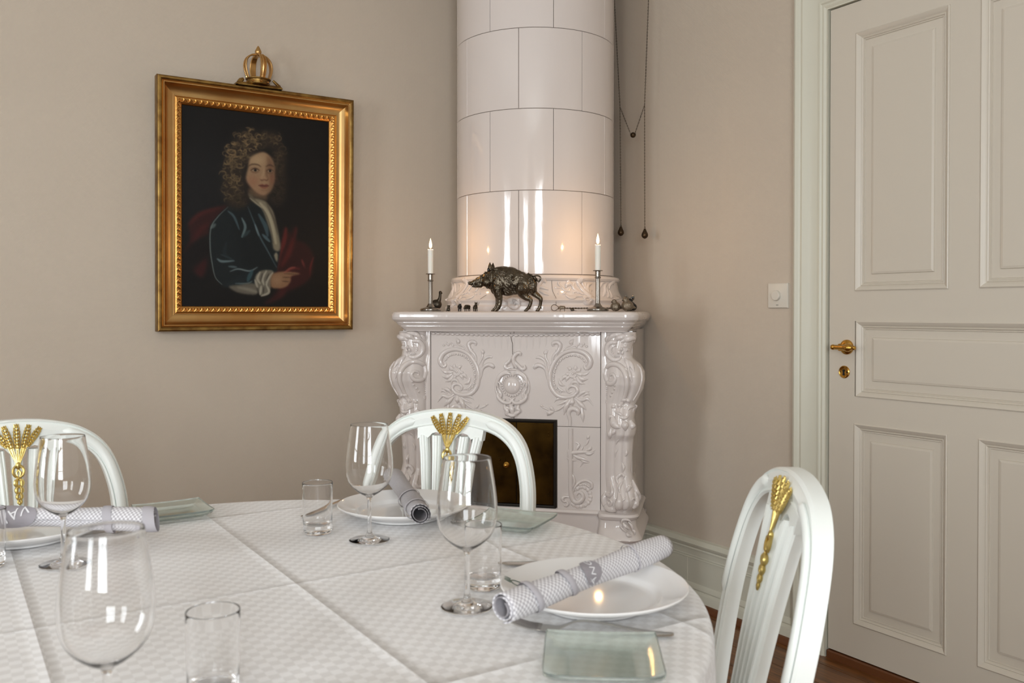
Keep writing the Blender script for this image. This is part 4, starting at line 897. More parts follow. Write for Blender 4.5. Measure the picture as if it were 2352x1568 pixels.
obj('latch_plate', G().add(box(lx - .008, lx + .020, -.0105, -.008, lz - .016, lz + .010)).add(ball((lx, -.012, lz), .0035, 6)), m_darkbrass, stove, smooth=False)
# ------------------------------------------------------------------ THINGS ON THE MANTEL SHELF
def fused(name, g, voxel, it=2):
    me = mesh('tmp', g, False); o = bpy.data.objects.new('tmp', me); COL.objects.link(o)
    md = o.modifiers.new('r', 'REMESH'); md.mode = 'VOXEL'; md.voxel_size = voxel
    if it: ms = o.modifiers.new('s', 'SMOOTH'); ms.iterations = it; ms.factor = .5
    dg = bpy.context.evaluated_depsgraph_get(); out = bpy.data.meshes.new_from_object(o.evaluated_get(dg))
    bpy.data.objects.remove(o); out.name = name; out.shade_smooth(); out.materials.clear(); return out
def limb(g, pts, sy=1.0, k=4, n=10):
    """pts = (x, y, z, r): tapered limb plus end balls"""
    Q = cr(pts, k); g.add(tube([(x, y, z) for x, y, z, r in Q], [max(r, 1e-4) for *_, r in Q], n))
    for q in (Q[0], Q[-1]): g.add(ball(q[:3], q[3], 8))
def on_shelf(u, off): return M_STOVE @ T((SF(u, 715, off)[0], -off, ZS + .0005))
U = 3.27 / F / 10.45                                     # metres per unit of the boar enlargement
M_B = on_shelf(1160, .025)
boar = thing('boar_statuette', 'large dark bronze wild boar statuette standing on the mantel shelf', 'statuette', M_B)
def B(x, y, d=0): return ((x - 1045) * U, d * U, (1400 - y) * U)
g = G()
def bb(x, y, r, d=0, sx=1, sy=.62, sz=1): g.add(ball(B(x, y, d), r * U, 14, (sx, sy, sz)))
for x, y, r, sx, sz in [(215, 715, 52, 1.2, .8), (300, 705, 78, 1.2, .95), (400, 680, 112, 1.1, 1), (520, 650, 150, 1, 1), (640, 630, 188, 1, 1.05), (770, 610, 225, 1, 1.1), (900, 610, 270, 1, 1.06), (1030, 640, 300, 1, 1.07), (1160, 675, 325, 1, 1.06), (1290, 700, 300, 1, 1.02), (1420, 730, 272, 1, 1), (1540, 745, 250, 1, .98), (1650, 770, 205, .9, 1.1), (1110, 800, 235, 1.2, 1), (830, 850, 150, 1, 1.1), (700, 740, 130, 1, 1), (1000, 420, 105, 2.2, 1)]:
    bb(x, y, r, 0, sx, .58, sz)
for d in (-1, 1): bb(610, 700, 120, d * 85, 1, .6, 1); bb(900, 720, 175, d * 95, .8, .5, 1.2); bb(1500, 800, 200, d * 80, 1, .55, 1.15)
g.add(tube([B(232, 735), B(170, 722), B(140, 712)], [50 * U, 42 * U, 46 * U], 12)); 
limb(g, [(*B(430, 765), 70 * U), (*B(330, 795), 36 * U), (*B(240, 800), 20 * U)])
# legs: far pair set back, near pair forward
for pts, d in [([(880, 850, 150), (900, 1000, 118), (930, 1120, 82), (925, 1230, 66), (895, 1310, 62), (850, 1375, 44)], -85), ([(860, 900, 120), (850, 1050, 78), (845, 1180, 54), (810, 1290, 44), (745, 1375, 34)], 70),
               ([(1480, 860, 190), (1500, 980, 130), (1580, 1070, 88), (1680, 1120, 66), (1695, 1190, 48), (1660, 1290, 46), (1590, 1375, 38)], -85), ([(1680, 880, 150), (1760, 980, 92), (1850, 1050, 72), (1905, 1110, 58), (1900, 1210, 42), (1880, 1300, 44), (1840, 1375, 42)], 80)]:
    limb(g, [(*B(x, y, d), r * U * .92) for x, y, r in pts])
    x, y, r = pts[-1]
    for s in (-1, 1): g.add(tube([B(x + 10, y - 20, d + s * 20), B(x - 35, 1392, d + s * 22), B(x - 62, 1397, d + s * 22)], [34 * U, 26 * U, 6 * U], 8))
    limb(g, [(*B(x + 70, y - 60, d), 16 * U), (*B(x + 95, y - 30, d), 8 * U)])
for d, xo in ((-60, 0), (70, 30)):
    limb(g, [(*B(700 + xo, 400, d), 58 * U), (*B(690 + xo, 310, d * 1.3), 44 * U), (*B(692 + xo, 222, d * 1.5), 6 * U)], k=3)
# fur: overlapping raised tufts swept back
fr_ = random.Random(5)
for _ in range(430):
    x = fr_.uniform(480, 1740); y = fr_.uniform(360, 960); sd = fr_.choice((-1, -1, 1))
    cxs = [(640, 630, 188), (900, 610, 280), (1160, 680, 310), (1420, 730, 270), (1600, 760, 220)]
    c = min(cxs, key=lambda q: abs(q[0] - x)); q = 1 - ((y - c[1]) / (c[2] * 1.04)) ** 2
    if q <= .02: continue
    d = sd * c[2] * .60 * math.sqrt(q); L = fr_.uniform(45, 80); sl = .45 + .5 * (y - 400) / 600
    g.add(tube([B(x, y, d), B(x + L * .5, y + L * .5 * sl, d * 1.03), B(x + L, y + L * sl, d * .99)], [9 * U, 10 * U, 2 * U], 5))
bm_ = fused('boar_body', g, .00125, 1)
obj('boar_body', bm_, m_bronze, boar)
P_ = cr([B(1600, 500, -10), B(1660, 520, -10), B(1740, 562, -20), B(1840, 550, -30), B(1910, 580, -30), B(1915, 640, -30), B(1870, 695, -20), B(1790, 610, -10), B(1750, 570, 0), B(1690, 530, 0)], 5)
obj('tail', G().add(tube(P_[:-8], [26 * U] * 3 + [19 * U] * (len(P_) - 16) + [30 * U] * 5, 8)), m_bronze, boar)
for s in (-1, 1): obj('eye', G().add(ball(B(500, 560, s * 88), 14 * U, 8)), m_blackenamel, boar)
for s in (-1, 1): obj('nostril', G().add(ball(B(128, 705, s * 18), 13 * U, 6)), m_blackenamel, boar)
for s in (-1, 1): obj('tusk', G().add(tube([B(300, 775, s * 62), B(285, 735, s * 76), B(300, 700, s * 78)], [12 * U, 9 * U, 2 * U], 7)), m_pewter, boar)
obj('ear_hollow', G().add(ball(B(655, 405, -102), 34 * U, 8, (.8, .5, 1.5))), m_blackenamel, boar)

# candlesticks with lit candles
def candlestick(u, off, h, label, cl, hc_, first=None):
    M = on_shelf(u, off)
    cs = thing('candlestick', label, 'candlestick', M, 'pewter candlesticks on the mantel shelf')
    obj('foot', G().add(lathe([(0, 0), (.038, 0), (.0395, .002), (.0395, .0075), (.0375, .010), (.030, .0125), (.024, .014), (.017, .0165), (.0155, .019), (.0125, .0225), (.0105, .026), (.0095, .029)], 40)), m_pewter, cs)
    g = G(); v = []; f = []; n = 48
    zz = [.028, .03, h - .026, h - .024]
    for z in zz:
        for i in range(n): a = 2 * PI * i / n; r = (.0082 if i % 4 < 2 else .0074) if z in zz[1:3] else .0078; v.append((r * math.cos(a), r * math.sin(a), z))
    for j in range(3):
        for i in range(n): f.append((j * n + i, j * n + (i + 1) % n, (j + 1) * n + (i + 1) % n, (j + 1) * n + i))
    obj('stem', G().add((v, f)), m_pewter, cs, ang=20)
    obj('socket', G().add(lathe([(.0085, h - .030), (.0108, h - .028), (.0112, h - .025), (.0095, h - .023), (.0098, h - .004), (.0175, h - .0025), (.0182, h - .001), (.0175, h), (.0098, h), (.0095, h - .01), (0, h - .01)], 32)), m_pewter, cs)
    cn = thing('candle', cl, 'candle', M @ T((0, 0, h - .0095)), 'lit white taper candles')
    L = hc_
    obj('wax', G().add(lathe([(0, 0), (.0092, 0), (.0102, .011), (.0106, L - .002), (.0108, L), (.0095, L + .001), (.004, L - .001), (0, L - .0015)], 24)), m_wax, cn)
    obj('wick', G().add(tube([(0, 0, L - .003), (0, 0, L + .005), (.0015, 0, L + .010)], .0007, 6)), m_wick, cn)
    obj('flame', G().add(lathe([(0, L + .004), (.0036, L + .007), (.0056, L + .013), (.0056, L + .019), (.0040, L + .028), (.0018, L + .037), (0, L + .043)], 16)), m_flame, cn)
    ld = bpy.data.lights.new('candle_light', 'POINT'); ld.energy = 1.05; ld.specular_factor = 0.0; ld.color = (1.0, .56, .22); ld.shadow_soft_size = .006
    lo = bpy.data.objects.new('candle_light', ld); COL.objects.link(lo); lo.parent = cn; lo.location = (0, 0, L + .019)
candlestick(989, .012, .142, 'pewter candlestick on the left half of the mantel shelf, before the long-necked bird', 'lit white candle in the left candlestick, the one nearer the painting', .100)
candlestick(1373, .012, .148, 'pewter candlestick on the right half of the mantel shelf, behind the boar\'s tail', 'lit white candle in the right candlestick, the one nearer the hanging chains', .100)

def beast(name, label, cat, u, off, parts, sc, mt, rz=0, group=None, vox=.0009, extra=None):
    M = on_shelf(u, off) @ RZm(rz); t = thing(name, label, cat, M, group); g = G()
    for p in parts:
        if p[0] == 'b': g.add(ball([c * sc for c in p[1]], p[2] * sc, 10, p[3] if len(p) > 3 else (1, 1, 1)))
        else: limb(g, [(x * sc, y * sc, z * sc, r * sc) for x, y, z, r in p[1]], k=3, n=8)
    obj(name + '_body', fused(name + '_body', g, vox, 1), mt, t)
    if extra: extra(t, sc)
    return t
# four-legged figurine, 10 units high, facing -x
def quad(head=(-5.2, 0, 8), ears=1.6, snout=1.5, fat=2.5, hump=7):
    P = [('b', (0, 0, 5.6), fat, (1.7, 1, 1)), ('b', (-2.2, 0, hump), fat * .85, (1.1, 1, 1)), ('b', (2.6, 0, 5.6), fat * .95, (1, 1, 1)), ('b', head, 1.75, (1.1, 1, 1)), ('l', [(-2.4, 0, 6.4, 2), (head[0], 0, head[2], 1.5)]),
         ('l', [(head[0], 0, head[2] - .2, 1.2), (head[0] - snout, 0, head[2] - 1.0, .8)])]
    for s in (-1, 1):
        P += [('l', [(-2.6, s * 1.2, 4.5, 1.0), (-2.8, s * 1.3, 2, .62), (-3.0, s * 1.3, .45, .6)]), ('l', [(3.0, s * 1.2, 4.5, 1.2), (3.8, s * 1.3, 2.2, .62), (3.4, s * 1.3, .45, .6)]),
              ('l', [(head[0] + .4, s * 1.0, head[2] + .9, .75), (head[0] + .5, s * 1.6, head[2] + .9 + ears, .12)])]
    P += [('l', [(4.4, 0, 6.6, .5), (5.6, 0, 5.2, .25)])]
    return P
S1 = .0029
beast('seated_bear_figurine', 'tiny dark seated bear-like figurine, leftmost of the miniature animals on the mantel', 'figurine', 1030, .03, [('b', (0, 0, 2.6), 2.6, (1, 1, 1)), ('b', (.4, 0, 6.0), 2.0), ('l', [(.4, 0, 6, 1.2), (-.8, -1.6, 5.6, .8)]), ('b', (1.9, 0, 7.6), .75), ('b', (-.9, 0, 7.6), .75), ('l', [(-1, -1, 2, 1), (-2.4, -1.6, .7, .8)]), ('l', [(1, -1, 2, 1), (2.4, -1.6, .7, .8)])], .0028, m_smallbronze)
beast('bull_figurine', 'miniature black horned bull figurine between the bear and the grey piglet', 'figurine', 1056, .03, quad((-4.2, 0, 7.8), 1.4, 1.0, 3.0, 6.6), S1, m_blackenamel, PI * .62)
beast('piglet_figurine', 'miniature grey-brown piglet figurine with lowered head beside the bull', 'figurine', 1073, .03, quad((-4.4, 0, 4.2), 1.2, 1.6, 2.9, 5.6), .0029, m_smallbronze, PI * .35)
beast('fox_figurine', 'miniature dark figurine with two pricked ears nearest the boar\'s forelegs', 'figurine', 1092, .03, quad((-3.6, 0, 8.6), 2.4, 1.2, 2.2, 6.4), .0031, m_smallbronze, PI * .66)
def wing(t, sc): obj('tail_feathers', G().add(tube([(-3.5 * sc, 0, 5 * sc), (-8 * sc, 0, 2.2 * sc), (-11.5 * sc, 0, .5 * sc)], [2.0 * sc, 1.6 * sc, .5 * sc], 8)), m_smallbronze, t)
beast('pheasant_figurine', 'bronze long-necked pheasant figurine behind the left candlestick', 'figurine', 1002, -.035, [('b', (0, 0, 5.6), 3.9, (1.25, .8, 1.1)), ('b', (-3, 0, 4.8), 2.6, (1.3, .8, .8)), ('l', [(1.4, 0, 7, 2.6), (3.0, 0, 10.5, 1.5), (3.4, 0, 13.6, 1.2), (3.6, 0, 15.6, 1.4)]), ('l', [(3.6, 0, 15.6, 1.2), (5.2, 0, 15.0, .4)]), ('l', [(.4, -1, 3, .8), (.4, -1, .4, .5)]), ('l', [(.4, 1, 3, .8), (.4, 1, .4, .5)]), ('b', (.6, 0, .5), 1.8, (1.4, 1, .3))], .0046, m_smallbronze, 0, None, .0013, wing)
# quails and silver-eared rabbit on the right
def quail(label, u, off, sc, grp):
    def beak(t, s): obj('beak', G().add(tube([(-2.5 * s, -1.6 * s, 8.0 * s), (-3.8 * s, -2.4 * s, 7.6 * s)], [.6 * s, .1 * s], 6)), m_smallbronze, t)
    return beast('quail_figurine', label, 'figurine', u, off, [('b', (0, 0, 3.9), 4.0, (1.12, 1, 1)), ('b', (-1.2, -.6, 8.0), 2.3), ('l', [(-.4, 0, 5.6, 3.0), (-1.2, -.6, 8.0, 2.1)]), ('l', [(2.5, .5, 3.4, 2.0), (5.4, 1.2, 2.4, .6)]), ('b', (-.6, -1.2, .5), 1.2, (1.2, 1, .4))], sc, m_silver, 0, grp, .0009, beak)
quail('small round silver quail figurine between the right candlestick and the larger quail', 1414, .03, .0042, None)
quail('larger round silver quail figurine, rightmost bird on the mantel shelf', 1441, .035, .0050, None)
def rab(t, s):
    for sg in (-1, 1):
        g = G().add(tube(cr([(sg * 1.4 * s, 0, 9.0 * s), (sg * 2.6 * s, -.3 * s, 11.0 * s), (sg * 3.6 * s, -.3 * s, 13.2 * s)], 4), [.9 * s, 1.3 * s, 1.6 * s, 1.7 * s, 1.6 * s, 1.4 * s, 1.1 * s, .7 * s, .15 * s], 8, (0, -1, 0), .35)); o = obj('ear', g, m_pewter, t)
        obj('ear_lining', G().add(tube(cr([(sg * 1.9 * s, -.8 * s, 10.2 * s), (sg * 2.6 * s, -.8 * s, 11.2 * s), (sg * 3.2 * s, -.8 * s, 12.4 * s)], 3), [.3 * s, .7 * s, .9 * s, .9 * s, .8 * s, .5 * s, .1 * s], 8, (0, -1, 0), .3)), m_blackenamel, o)
beast('rabbit_figurine', 'black figurine with two pointed silver ears behind the larger quail', 'figurine', 1446, -.012, [('b', (0, 0, 4.2), 4.2, (1.2, .9, 1)), ('b', (0, 0, 8.0), 2.6), ('b', (3.2, -.6, 3.4), 3.0), ('b', (0, -2.0, 7.4), 1.3)], .0044, m_blackenamel, 0, None, .001, rab)
# twisted skewer with loop handle and a tiny hedgehog beside it
xa = SF(1266, 708, -.032)[0]; xb = SF(1412, 708, -.032)[0]; M = M_STOVE @ T((xa, .032, ZS + .001)); L = xb - xa
sk = thing('twisted_skewer', 'twisted metal skewer with a loop handle lying behind the right candlestick', 'skewer', M)
lp = [(.012 + .0115 * math.cos(t), 0, .0125 + .0115 * math.sin(t)) for t in np.linspace(.75, 2 * PI - .55, 20)]
obj('loop_handle', G().add(tube([(.036, 0, .0105)] + lp + [(.036, .0, .0105)], .0011, 7)), m_chain, sk)
g = G()
for ph in (0, PI): g.add(tube([(.034 + (L - .034) * t, .0013 * math.cos(t * 60 + ph), .0105 + .0013 * math.sin(t * 60 + ph)) for t in np.linspace(0, 1, 200)], .0013, 5))
o = obj('twisted_shaft', g, m_chain, sk); o['kind'] = 'stuff'
beast('hedgehog_figurine', 'tiny grey standing hedgehog-like figurine in front of the skewer\'s loop', 'figurine', 1291, .042, quad((-4.4, 0, 5.6), .5, 1.5, 2.7, 5.6), .0024, m_silver)
beast('mouse_figurine', 'tiniest dark crouching mouse figurine on the shelf between skewer loop and candlestick', 'figurine', 1315, .045, [('b', (0, 0, 2.2), 2.1, (1.5, .9, 1)), ('b', (-2.6, 0, 3.0), 1.4), ('b', (-2.4, -.8, 4.4), .7), ('b', (-2.4, .8, 4.4), .7), ('l', [(2.6, 0, 1.4, .6), (5, 0, .7, .4), (7, 0, .6, .3)]), ('l', [(-1.5, -1, 1.2, .7), (-2.6, -1.2, .5, .6)])], .0022, m_smallbronze)

# ------------------------------------------------------------------ DAMPER CHAINS on the right wall
CO = .085                                                # distance from the wall
def WRc(u, v): x, z = on_plane(u, v, M_RIGHT, CO); return (x, -CO, z)
def chain_geo(pts, pitch=.0062):
    P = [Vector(p) for p in pts]; out = []; d = 0; g = G(); k = 0
    for a, b in zip(P[:-1], P[1:]):
        L = (b - a).length; t = (b - a).normalized(); n = max(1, int(L / pitch))
        for i in range(n):
            c = a + t * (L * (i + .5) / n); s = t.orthogonal().normalized(); q = t.cross(s)
            w = s if k % 2 else q; k += 1
            ring = [c + t * (.0046 * math.cos(x)) + w * (.0021 * math.sin(x)) for x in [2 * PI * j / 6 for j in range(6)]]
            g.add(tube(ring, .00085, 3, closed=True))
    return g
topz = RZ - .002
xl_, _, zl_ = WRc(1411, 0); xr_, _, zr_ = WRc(1490, 0)
A1 = WRc(1424, 246); A0 = WRc(1411, 0); B1 = WRc(1480.5, 241); B0 = WRc(1489.5, 0)
At = (A0[0] + (A0[0] - A1[0]) * (topz - A0[2]) / (A0[2] - A1[2]), -CO, topz); Bt = (B0[0] + (B0[0] - B1[0]) * (topz - B0[2]) / (B0[2] - B1[2]), -CO, topz)
def pull(label, top, kn, bot):
    b = WRc(*bot); M = M_RIGHT @ T(b); Mi = Vector(b)
    t = thing('damper_chain', label, 'chain', M)
    o = obj('chain', chain_geo([Vector(p) - Mi for p in (top, kn, (b[0], b[1], b[2] + .030))]), m_chain, t); o['kind'] = 'stuff'
    obj('pear_weight', G().add(lathe([(max(0, r), z) for r, z in cr([(0, -.0145), (.0035, -.0135), (.0085, -.0105), (.0128, -.004), (.0132, .002), (.0112, .009), (.0080, .015), (.005, .023), (.0035, .026), (0, .027)], 4)], 20)).add(tube([(0, .0035 * math.cos(x), .029 + .0035 * math.sin(x)) for x in [2 * PI * j / 10 for j in range(10)]], .0009, 5, closed=True)), m_chain, t)
    obj('ceiling_hook', G().add(lathe([(0, -.004), (.012, -.004), (.012, .0), (0, .0)], 16), T(Vector(top) - Mi)), m_chain, t)
pull('left hanging damper chain ending in a pear-shaped weight, nearest the stove', At, A1, (1426, 534))
pull('right hanging damper chain ending in a pear-shaped weight, farther from the stove', Bt, B1, (1481, 540))
bc = WRc(1454, 310); M = M_RIGHT @ T(bc); Bv = Vector(bc)
t = thing('chain_loop', 'short chain slung between the two damper chains with a round bronze ball', 'chain', M)
q_ = chain_geo([Vector(B1) - Bv, (.020, 0, .018), (.013, 0, .006)])
o = obj('chain', chain_geo([Vector(A1) - Bv, (-.022, 0, .018), (-.013, 0, .004)]).add((q_.v, q_.f)), m_chain, t); o['kind'] = 'stuff'
obj('ball', G().add(ball((0, 0, 0), .0115, 12)), m_chain, t)
obj('ring', G().add(tube([(-.013 + .003 * math.cos(x), 0, .003 * math.sin(x)) for x in [2 * PI * j / 10 for j in range(10)]], .0008, 5, closed=True)), m_chain, t)
obj('ring', G().add(tube([(.013 + .003 * math.cos(x), 0, .003 * math.sin(x) + .002) for x in [2 * PI * j / 10 for j in range(10)]], .0008, 5, closed=True)), m_chain, t)
# ------------------------------------------------------------------ TABLE AND CLOTH
TC = Vector((-0.391, 1.2585, 0)); TR = 0.661
table = thing('dining_table', 'round dining table hidden under a white tablecloth', 'table', T(TC))
m_wood = mat('table_wood', (120, 84, 52), .4)
obj('table_top', G().add(lathe([(0, .706), (.62, .706), (.648, .714), (.652, .724), (.650, .738), (.640, .7435), (0, .7435)], 64)), m_wood, table)
obj('pedestal', G().add(lathe([(0, .14), (.06, .14), (.075, .20), (.05, .26), (.04, .40), (.055, .56), (.09, .64), (.16, .68), (.16, .706), (0, .706)], 28)), m_wood, table)
for k in range(4):
    obj('leg', G().add(tube(cr([(.04, 0, .19), (.16, 0, .17), (.30, 0, .07), (.38, 0, .025)], 5), [.034, .034, .033, .031, .03, .03, .029, .028, .028, .027, .026, .026, .026, .025, .025, .025], 8), RZm(PI / 4 + k * PI / 2)), m_wood, table)
m_cloth = mat('tablecloth', (226, 225, 226), .6, sss=0)
nt = m_cloth.node_tree; b_ = nt.nodes['Principled BSDF']
b_.inputs['Sheen Weight'].default_value = .25
tc = N(m_cloth, 'ShaderNodeTexCoord'); mp = N(m_cloth, 'ShaderNodeMapping'); mp.vector_type = 'POINT'
# woven check aligned with the ironed folds
ANG = math.atan2(.543, .84)
mp.inputs['Rotation'].default_value = (0, 0, -ANG); nt.links.new(tc.outputs['Object'], mp.inputs[0])
nz = N(m_cloth, 'ShaderNodeTexNoise'); nz.inputs['Scale'].default_value = 160; nt.links.new(tc.outputs['Object'], nz.inputs[0])
vm = N(m_cloth, 'ShaderNodeVectorMath'); vm.operation = 'MULTIPLY_ADD'; vm.inputs[1].default_value = (.003, .003, 0); nt.links.new(nz.outputs['Color'], vm.inputs[0]); nt.links.new(mp.outputs[0], vm.inputs[2])
ck_ = N(m_cloth, 'ShaderNodeTexChecker'); ck_.inputs['Scale'].default_value = 80; ck_.inputs['Color1'].default_value = (*lin((230, 228, 227)), 1); ck_.inputs['Color2'].default_value = (*lin((216, 213, 211)), 1)
nt.links.new(vm.outputs[0], ck_.inputs[0]); nt.links.new(ck_.outputs['Color'], b_.inputs['Base Color'])
sp = N(m_cloth, 'ShaderNodeSeparateXYZ'); nt.links.new(mp.outputs[0], sp.inputs[0])
def mth(op, a, b=None):
    n = N(m_cloth, 'ShaderNodeMath'); n.operation = op
    for i, q in enumerate((a, b)):
        if q is None: continue
        if isinstance(q, (int, float)): n.inputs[i].default_value = q
        else: nt.links.new(q, n.inputs[i])
    return n.outputs[0]
# fold lines in the rotated frame (x' = along b, y' = along -a), table-centred
bx, by = math.cos(ANG), math.sin(ANG)
def bo(p): return (p[0] - TC.x) * bx + (p[1] - TC.y) * by
def ao(p): return -(p[0] - TC.x) * by + (p[1] - TC.y) * bx
linesX = [bo((-.787, 1.402)), bo((-.594, 1.736)), bo((.0, 1.49)), bo((.0, 1.49)) + .37]
linesY = [ao((-.26, 1.35)), ao((-.51, 1.775)), ao((.0, 1.005)), ao((.0, 1.005)) - .42]
hgt = None
for co, L in (('X', linesX), ('Y', linesY)):
    for x in L:
        d = mth('ABSOLUTE', mth('SUBTRACT', sp.outputs[co], x)); e = mth('MAXIMUM', mth('SUBTRACT', 1.0, mth('DIVIDE', d, .015)), 0.0); e = mth('POWER', e, 1.6)
        hgt = e if hgt is None else mth('ADD', hgt, e)
lowf = N(m_cloth, 'ShaderNodeTexNoise'); lowf.inputs['Scale'].default_value = 7; nt.links.new(tc.outputs['Object'], lowf.inputs[0])
hgt = mth('ADD', hgt, mth('MULTIPLY', lowf.outputs[0], 1.6))
bp = N(m_cloth, 'ShaderNodeBump'); bp.inputs['Distance'].default_value = .0042; bp.inputs['Strength'].default_value = .9; nt.links.new(hgt, bp.inputs['Height'])
bp2 = N(m_cloth, 'ShaderNodeBump'); bp2.inputs['Distance'].default_value = .0006; bp2.inputs['Strength'].default_value = .4
nt.links.new(mth('MULTIPLY', ck_.outputs['Fac'], 1.0), bp2.inputs['Height']); nt.links.new(bp.outputs[0], bp2.inputs['Normal']); nt.links.new(bp2.outputs[0], b_.inputs['Normal'])
rs = [0, .1, .2, .3, .4, .5, .58, .62, .635, .645, .652, .657, .660, .6615, .6625]
zs = [.7475] * 8 + [.7474, .7468, .7458, .744, .741, .736, .728]
n = 240; v = []; f = []
for r, z in zip(rs, zs):
    for i in range(n): a = 2 * PI * i / n; v.append((r * math.cos(a), r * math.sin(a), z))
K_ = 16; z0 = .728
for k in range(1, K_ + 1):
    t = k / K_; z = z0 - .235 * t
    for i in range(n):
        a = 2 * PI * i / n; w_ = math.sin(9 * a + 1.3 * math.sin(2 * a)) + .35 * math.sin(17 * a + 1)
        r = .6625 + .012 * t + .022 * t * w_ * min(1, t * 1.5) + .008 * t * t
        v.append((r * math.cos(a), r * math.sin(a), z))
m_ = len(rs) + K_
for j in range(m_ - 1):
    for i in range(n): f.append((j * n + i, j * n + (i + 1) % n, (j + 1) * n + (i + 1) % n, (j + 1) * n + i))
cloth = obj('tablecloth', G().add((v, f)), m_cloth, None, T(TC), ang=70); tag(cloth, 'white checked damask tablecloth with ironed folds draped over the round table', 'tablecloth')
ZT_ = .7495

# ------------------------------------------------------------------ TABLEWARE
def plate_geo():
    return G().add(lathe([(0, .0035), (.070, .0035), (.072, 0), (.078, 0), (.080, .0035), (.098, .0095), (.128, .0215), (.1335, .0250), (.1347, .0270), (.1332, .0285), (.1290, .0272), (.112, .0195), (.0990, .0158), (.0945, .0130), (.0915, .0085), (.0880, .0068), (.080, .0062), (0, .0062)], 96))
pme = mesh('plate', plate_geo()); pme.materials.append(m_china)
PL = [((.113, 1.222), 'white dinner plate nearest the turned side chair, with a green mark on its rim'), ((-.212, 1.740), 'white dinner plate on the far edge of the table below the middle chair'), ((-.86, 1.566), 'white dinner plate cut by the left picture edge, under the lettered napkin')]
for (x, y), lab in PL:
    p = obj('dinner_plate', pme, None, None, T((x, y, ZT_)) @ Matrix.Scale(.962, 4)); tag(p, lab, 'plate', 'white dinner plates')
    if x > 0:
        # small green mark on the rim: an oval loop with short strokes
        g = G(); cxm_, cym_ = on_z(1177, 1334, .772).xy; cxm_ -= x; cym_ -= y
        def rimz(px, py): r = math.hypot(px, py); return float(np.interp(r, [.099, .112, .129], [.0158, .0195, .0272])) + .0005
        def rp_(P): return [(cxm_ + a, cym_ + b, rimz(cxm_ + a, cym_ + b)) for a, b in P]
        g.add(tube(rp_([(.0105 * math.cos(t) + .004, .008 * math.sin(t)) for t in [2 * PI * i / 20 for i in range(20)]]), .0007, 5, closed=True))
        for a, b in ((-.007, .006), (-.007, .0), (-.007, -.006)): g.add(tube(rp_([(a, b), (a - .004, b + .001), (a - .009, b + .003)]), .0008, 5))
        g.add(tube(rp_([(.014, -.002), (.017, -.004)]), .0014, 5))
        obj('green_rim_mark', g, mat('green_mark', (48, 74, 56), .4), p)
WG = [(0, .0), (.010, 0), (.022, 0), (.031, 0), (.0337, 0), (.0352, .0006), (.0354, .0014), (.033, .0021), (.022, .0034), (.012, .0060), (.006, .0115), (.0040, .020), (.0036, .045), (.0036, .066), (.0042, .073), (.0065, .0775), (.013, .0815), (.0225, .088), (.0325, .098), (.0385, .110), (.0412, .124), (.0412, .138), (.0395, .156), (.0368, .175), (.0338, .194), (.0325, .2030), (.0321, .2036), (.0316, .2030),
      (.0329, .194), (.0359, .175), (.0386, .156), (.0403, .138), (.0403, .124), (.0376, .110), (.0316, .0985), (.0215, .089), (.0120, .0832), (.0050, .0802), (0, .0795)]
def dense(prof, k=3):
    return [(max(0, r), z) for r, z in cr(prof, k)]
wme = mesh('wine_glass', G().add(lathe(WG[:4] + dense(WG[4:-1], 3) + WG[-1:], 64)), ang=50); wme.materials.append(m_glass)
WP = [((-.250, 1.553), 'wine glass at the far side of the table, in front of the far dinner plate'), ((-.061, 1.201), 'wine glass left of the right-hand plate, with a tumbler right behind it'), ((-.368, .803), 'nearest wine glass, large and out of focus at lower left'), ((-.712, 1.405), 'wine glass before the left chair and the lettered napkin')]
for (x, y), lab in WP: tag(obj('wine_glass', wme, None, None, T((x, y, ZT_))), lab, 'wine glass', 'stemmed wine glasses')
TG = [(0, .0), (.010, 0), (.020, 0), (.0228, .0), (.0240, .0006), (.0250, .0022), (.0255, .0045), (.0258, .010)] + [(.0258 + .0016 * k / 6, .010 + .079 * k / 6) for k in range(1, 7)] + [(.02745, .0905), (.0273, .0914), (.0269, .0918), (.0265, .0914), (.0263, .0905)] + [(.0263 - .0012 * k / 6, .0905 - .067 * k / 6) for k in range(1, 7)] + [(.0247, .0205), (.0236, .0175), (.0215, .0158), (.018, .0152), (.010, .0150), (0, .0150)]
tme = mesh('tumbler', G().add(lathe(TG, 64)), ang=40); tme.materials.append(m_glass)
for (x, y), lab in [((-.353, 1.608), 'small straight tumbler left of the far wine glass'), ((-.042, 1.290), 'small straight tumbler half hidden behind the wine glass by the right plate'), ((-.310, .917), 'nearest tumbler, out of focus at the bottom edge'), ((-.826, 1.392), 'tumbler cut by the left picture edge')]:
    tag(obj('tumbler', tme, None, None, T((x, y, ZT_))), lab, 'tumbler', 'small clear tumblers')
# square green glass side plates with turned-up edges
n = 21; s_ = .066; v = []; f = []
def gz(a, b):
    e = max(abs(a), abs(b)); q = min(abs(a), abs(b)); return .0015 + (0 if e < .62 else .0125 * ((e - .62) / .38) ** 1.3) + .002 * (q * e) ** 3
for k, th in ((0, 0), (1, .0036)):
    for j in range(n):
        for i in range(n):
            a, b = -1 + 2 * i / (n - 1), -1 + 2 * j / (n - 1); cr_ = 1 - .03 * (abs(a * b)) ** 8
            v.append((a * s_ * cr_, b * s_ * cr_, gz(a, b) + th))
N2 = n * n
for j in range(n - 1):
    for i in range(n - 1):
        q = j * n + i; f.append((q, q + n, q + n + 1, q + 1)); f.append((q + N2, q + 1 + N2, q + n + 1 + N2, q + n + N2))
bd = [i for i in range(n)] + [j * n + n - 1 for j in range(1, n)] + [(n - 1) * n + i for i in range(n - 2, -1, -1)] + [j * n for j in range(n - 2, 0, -1)]
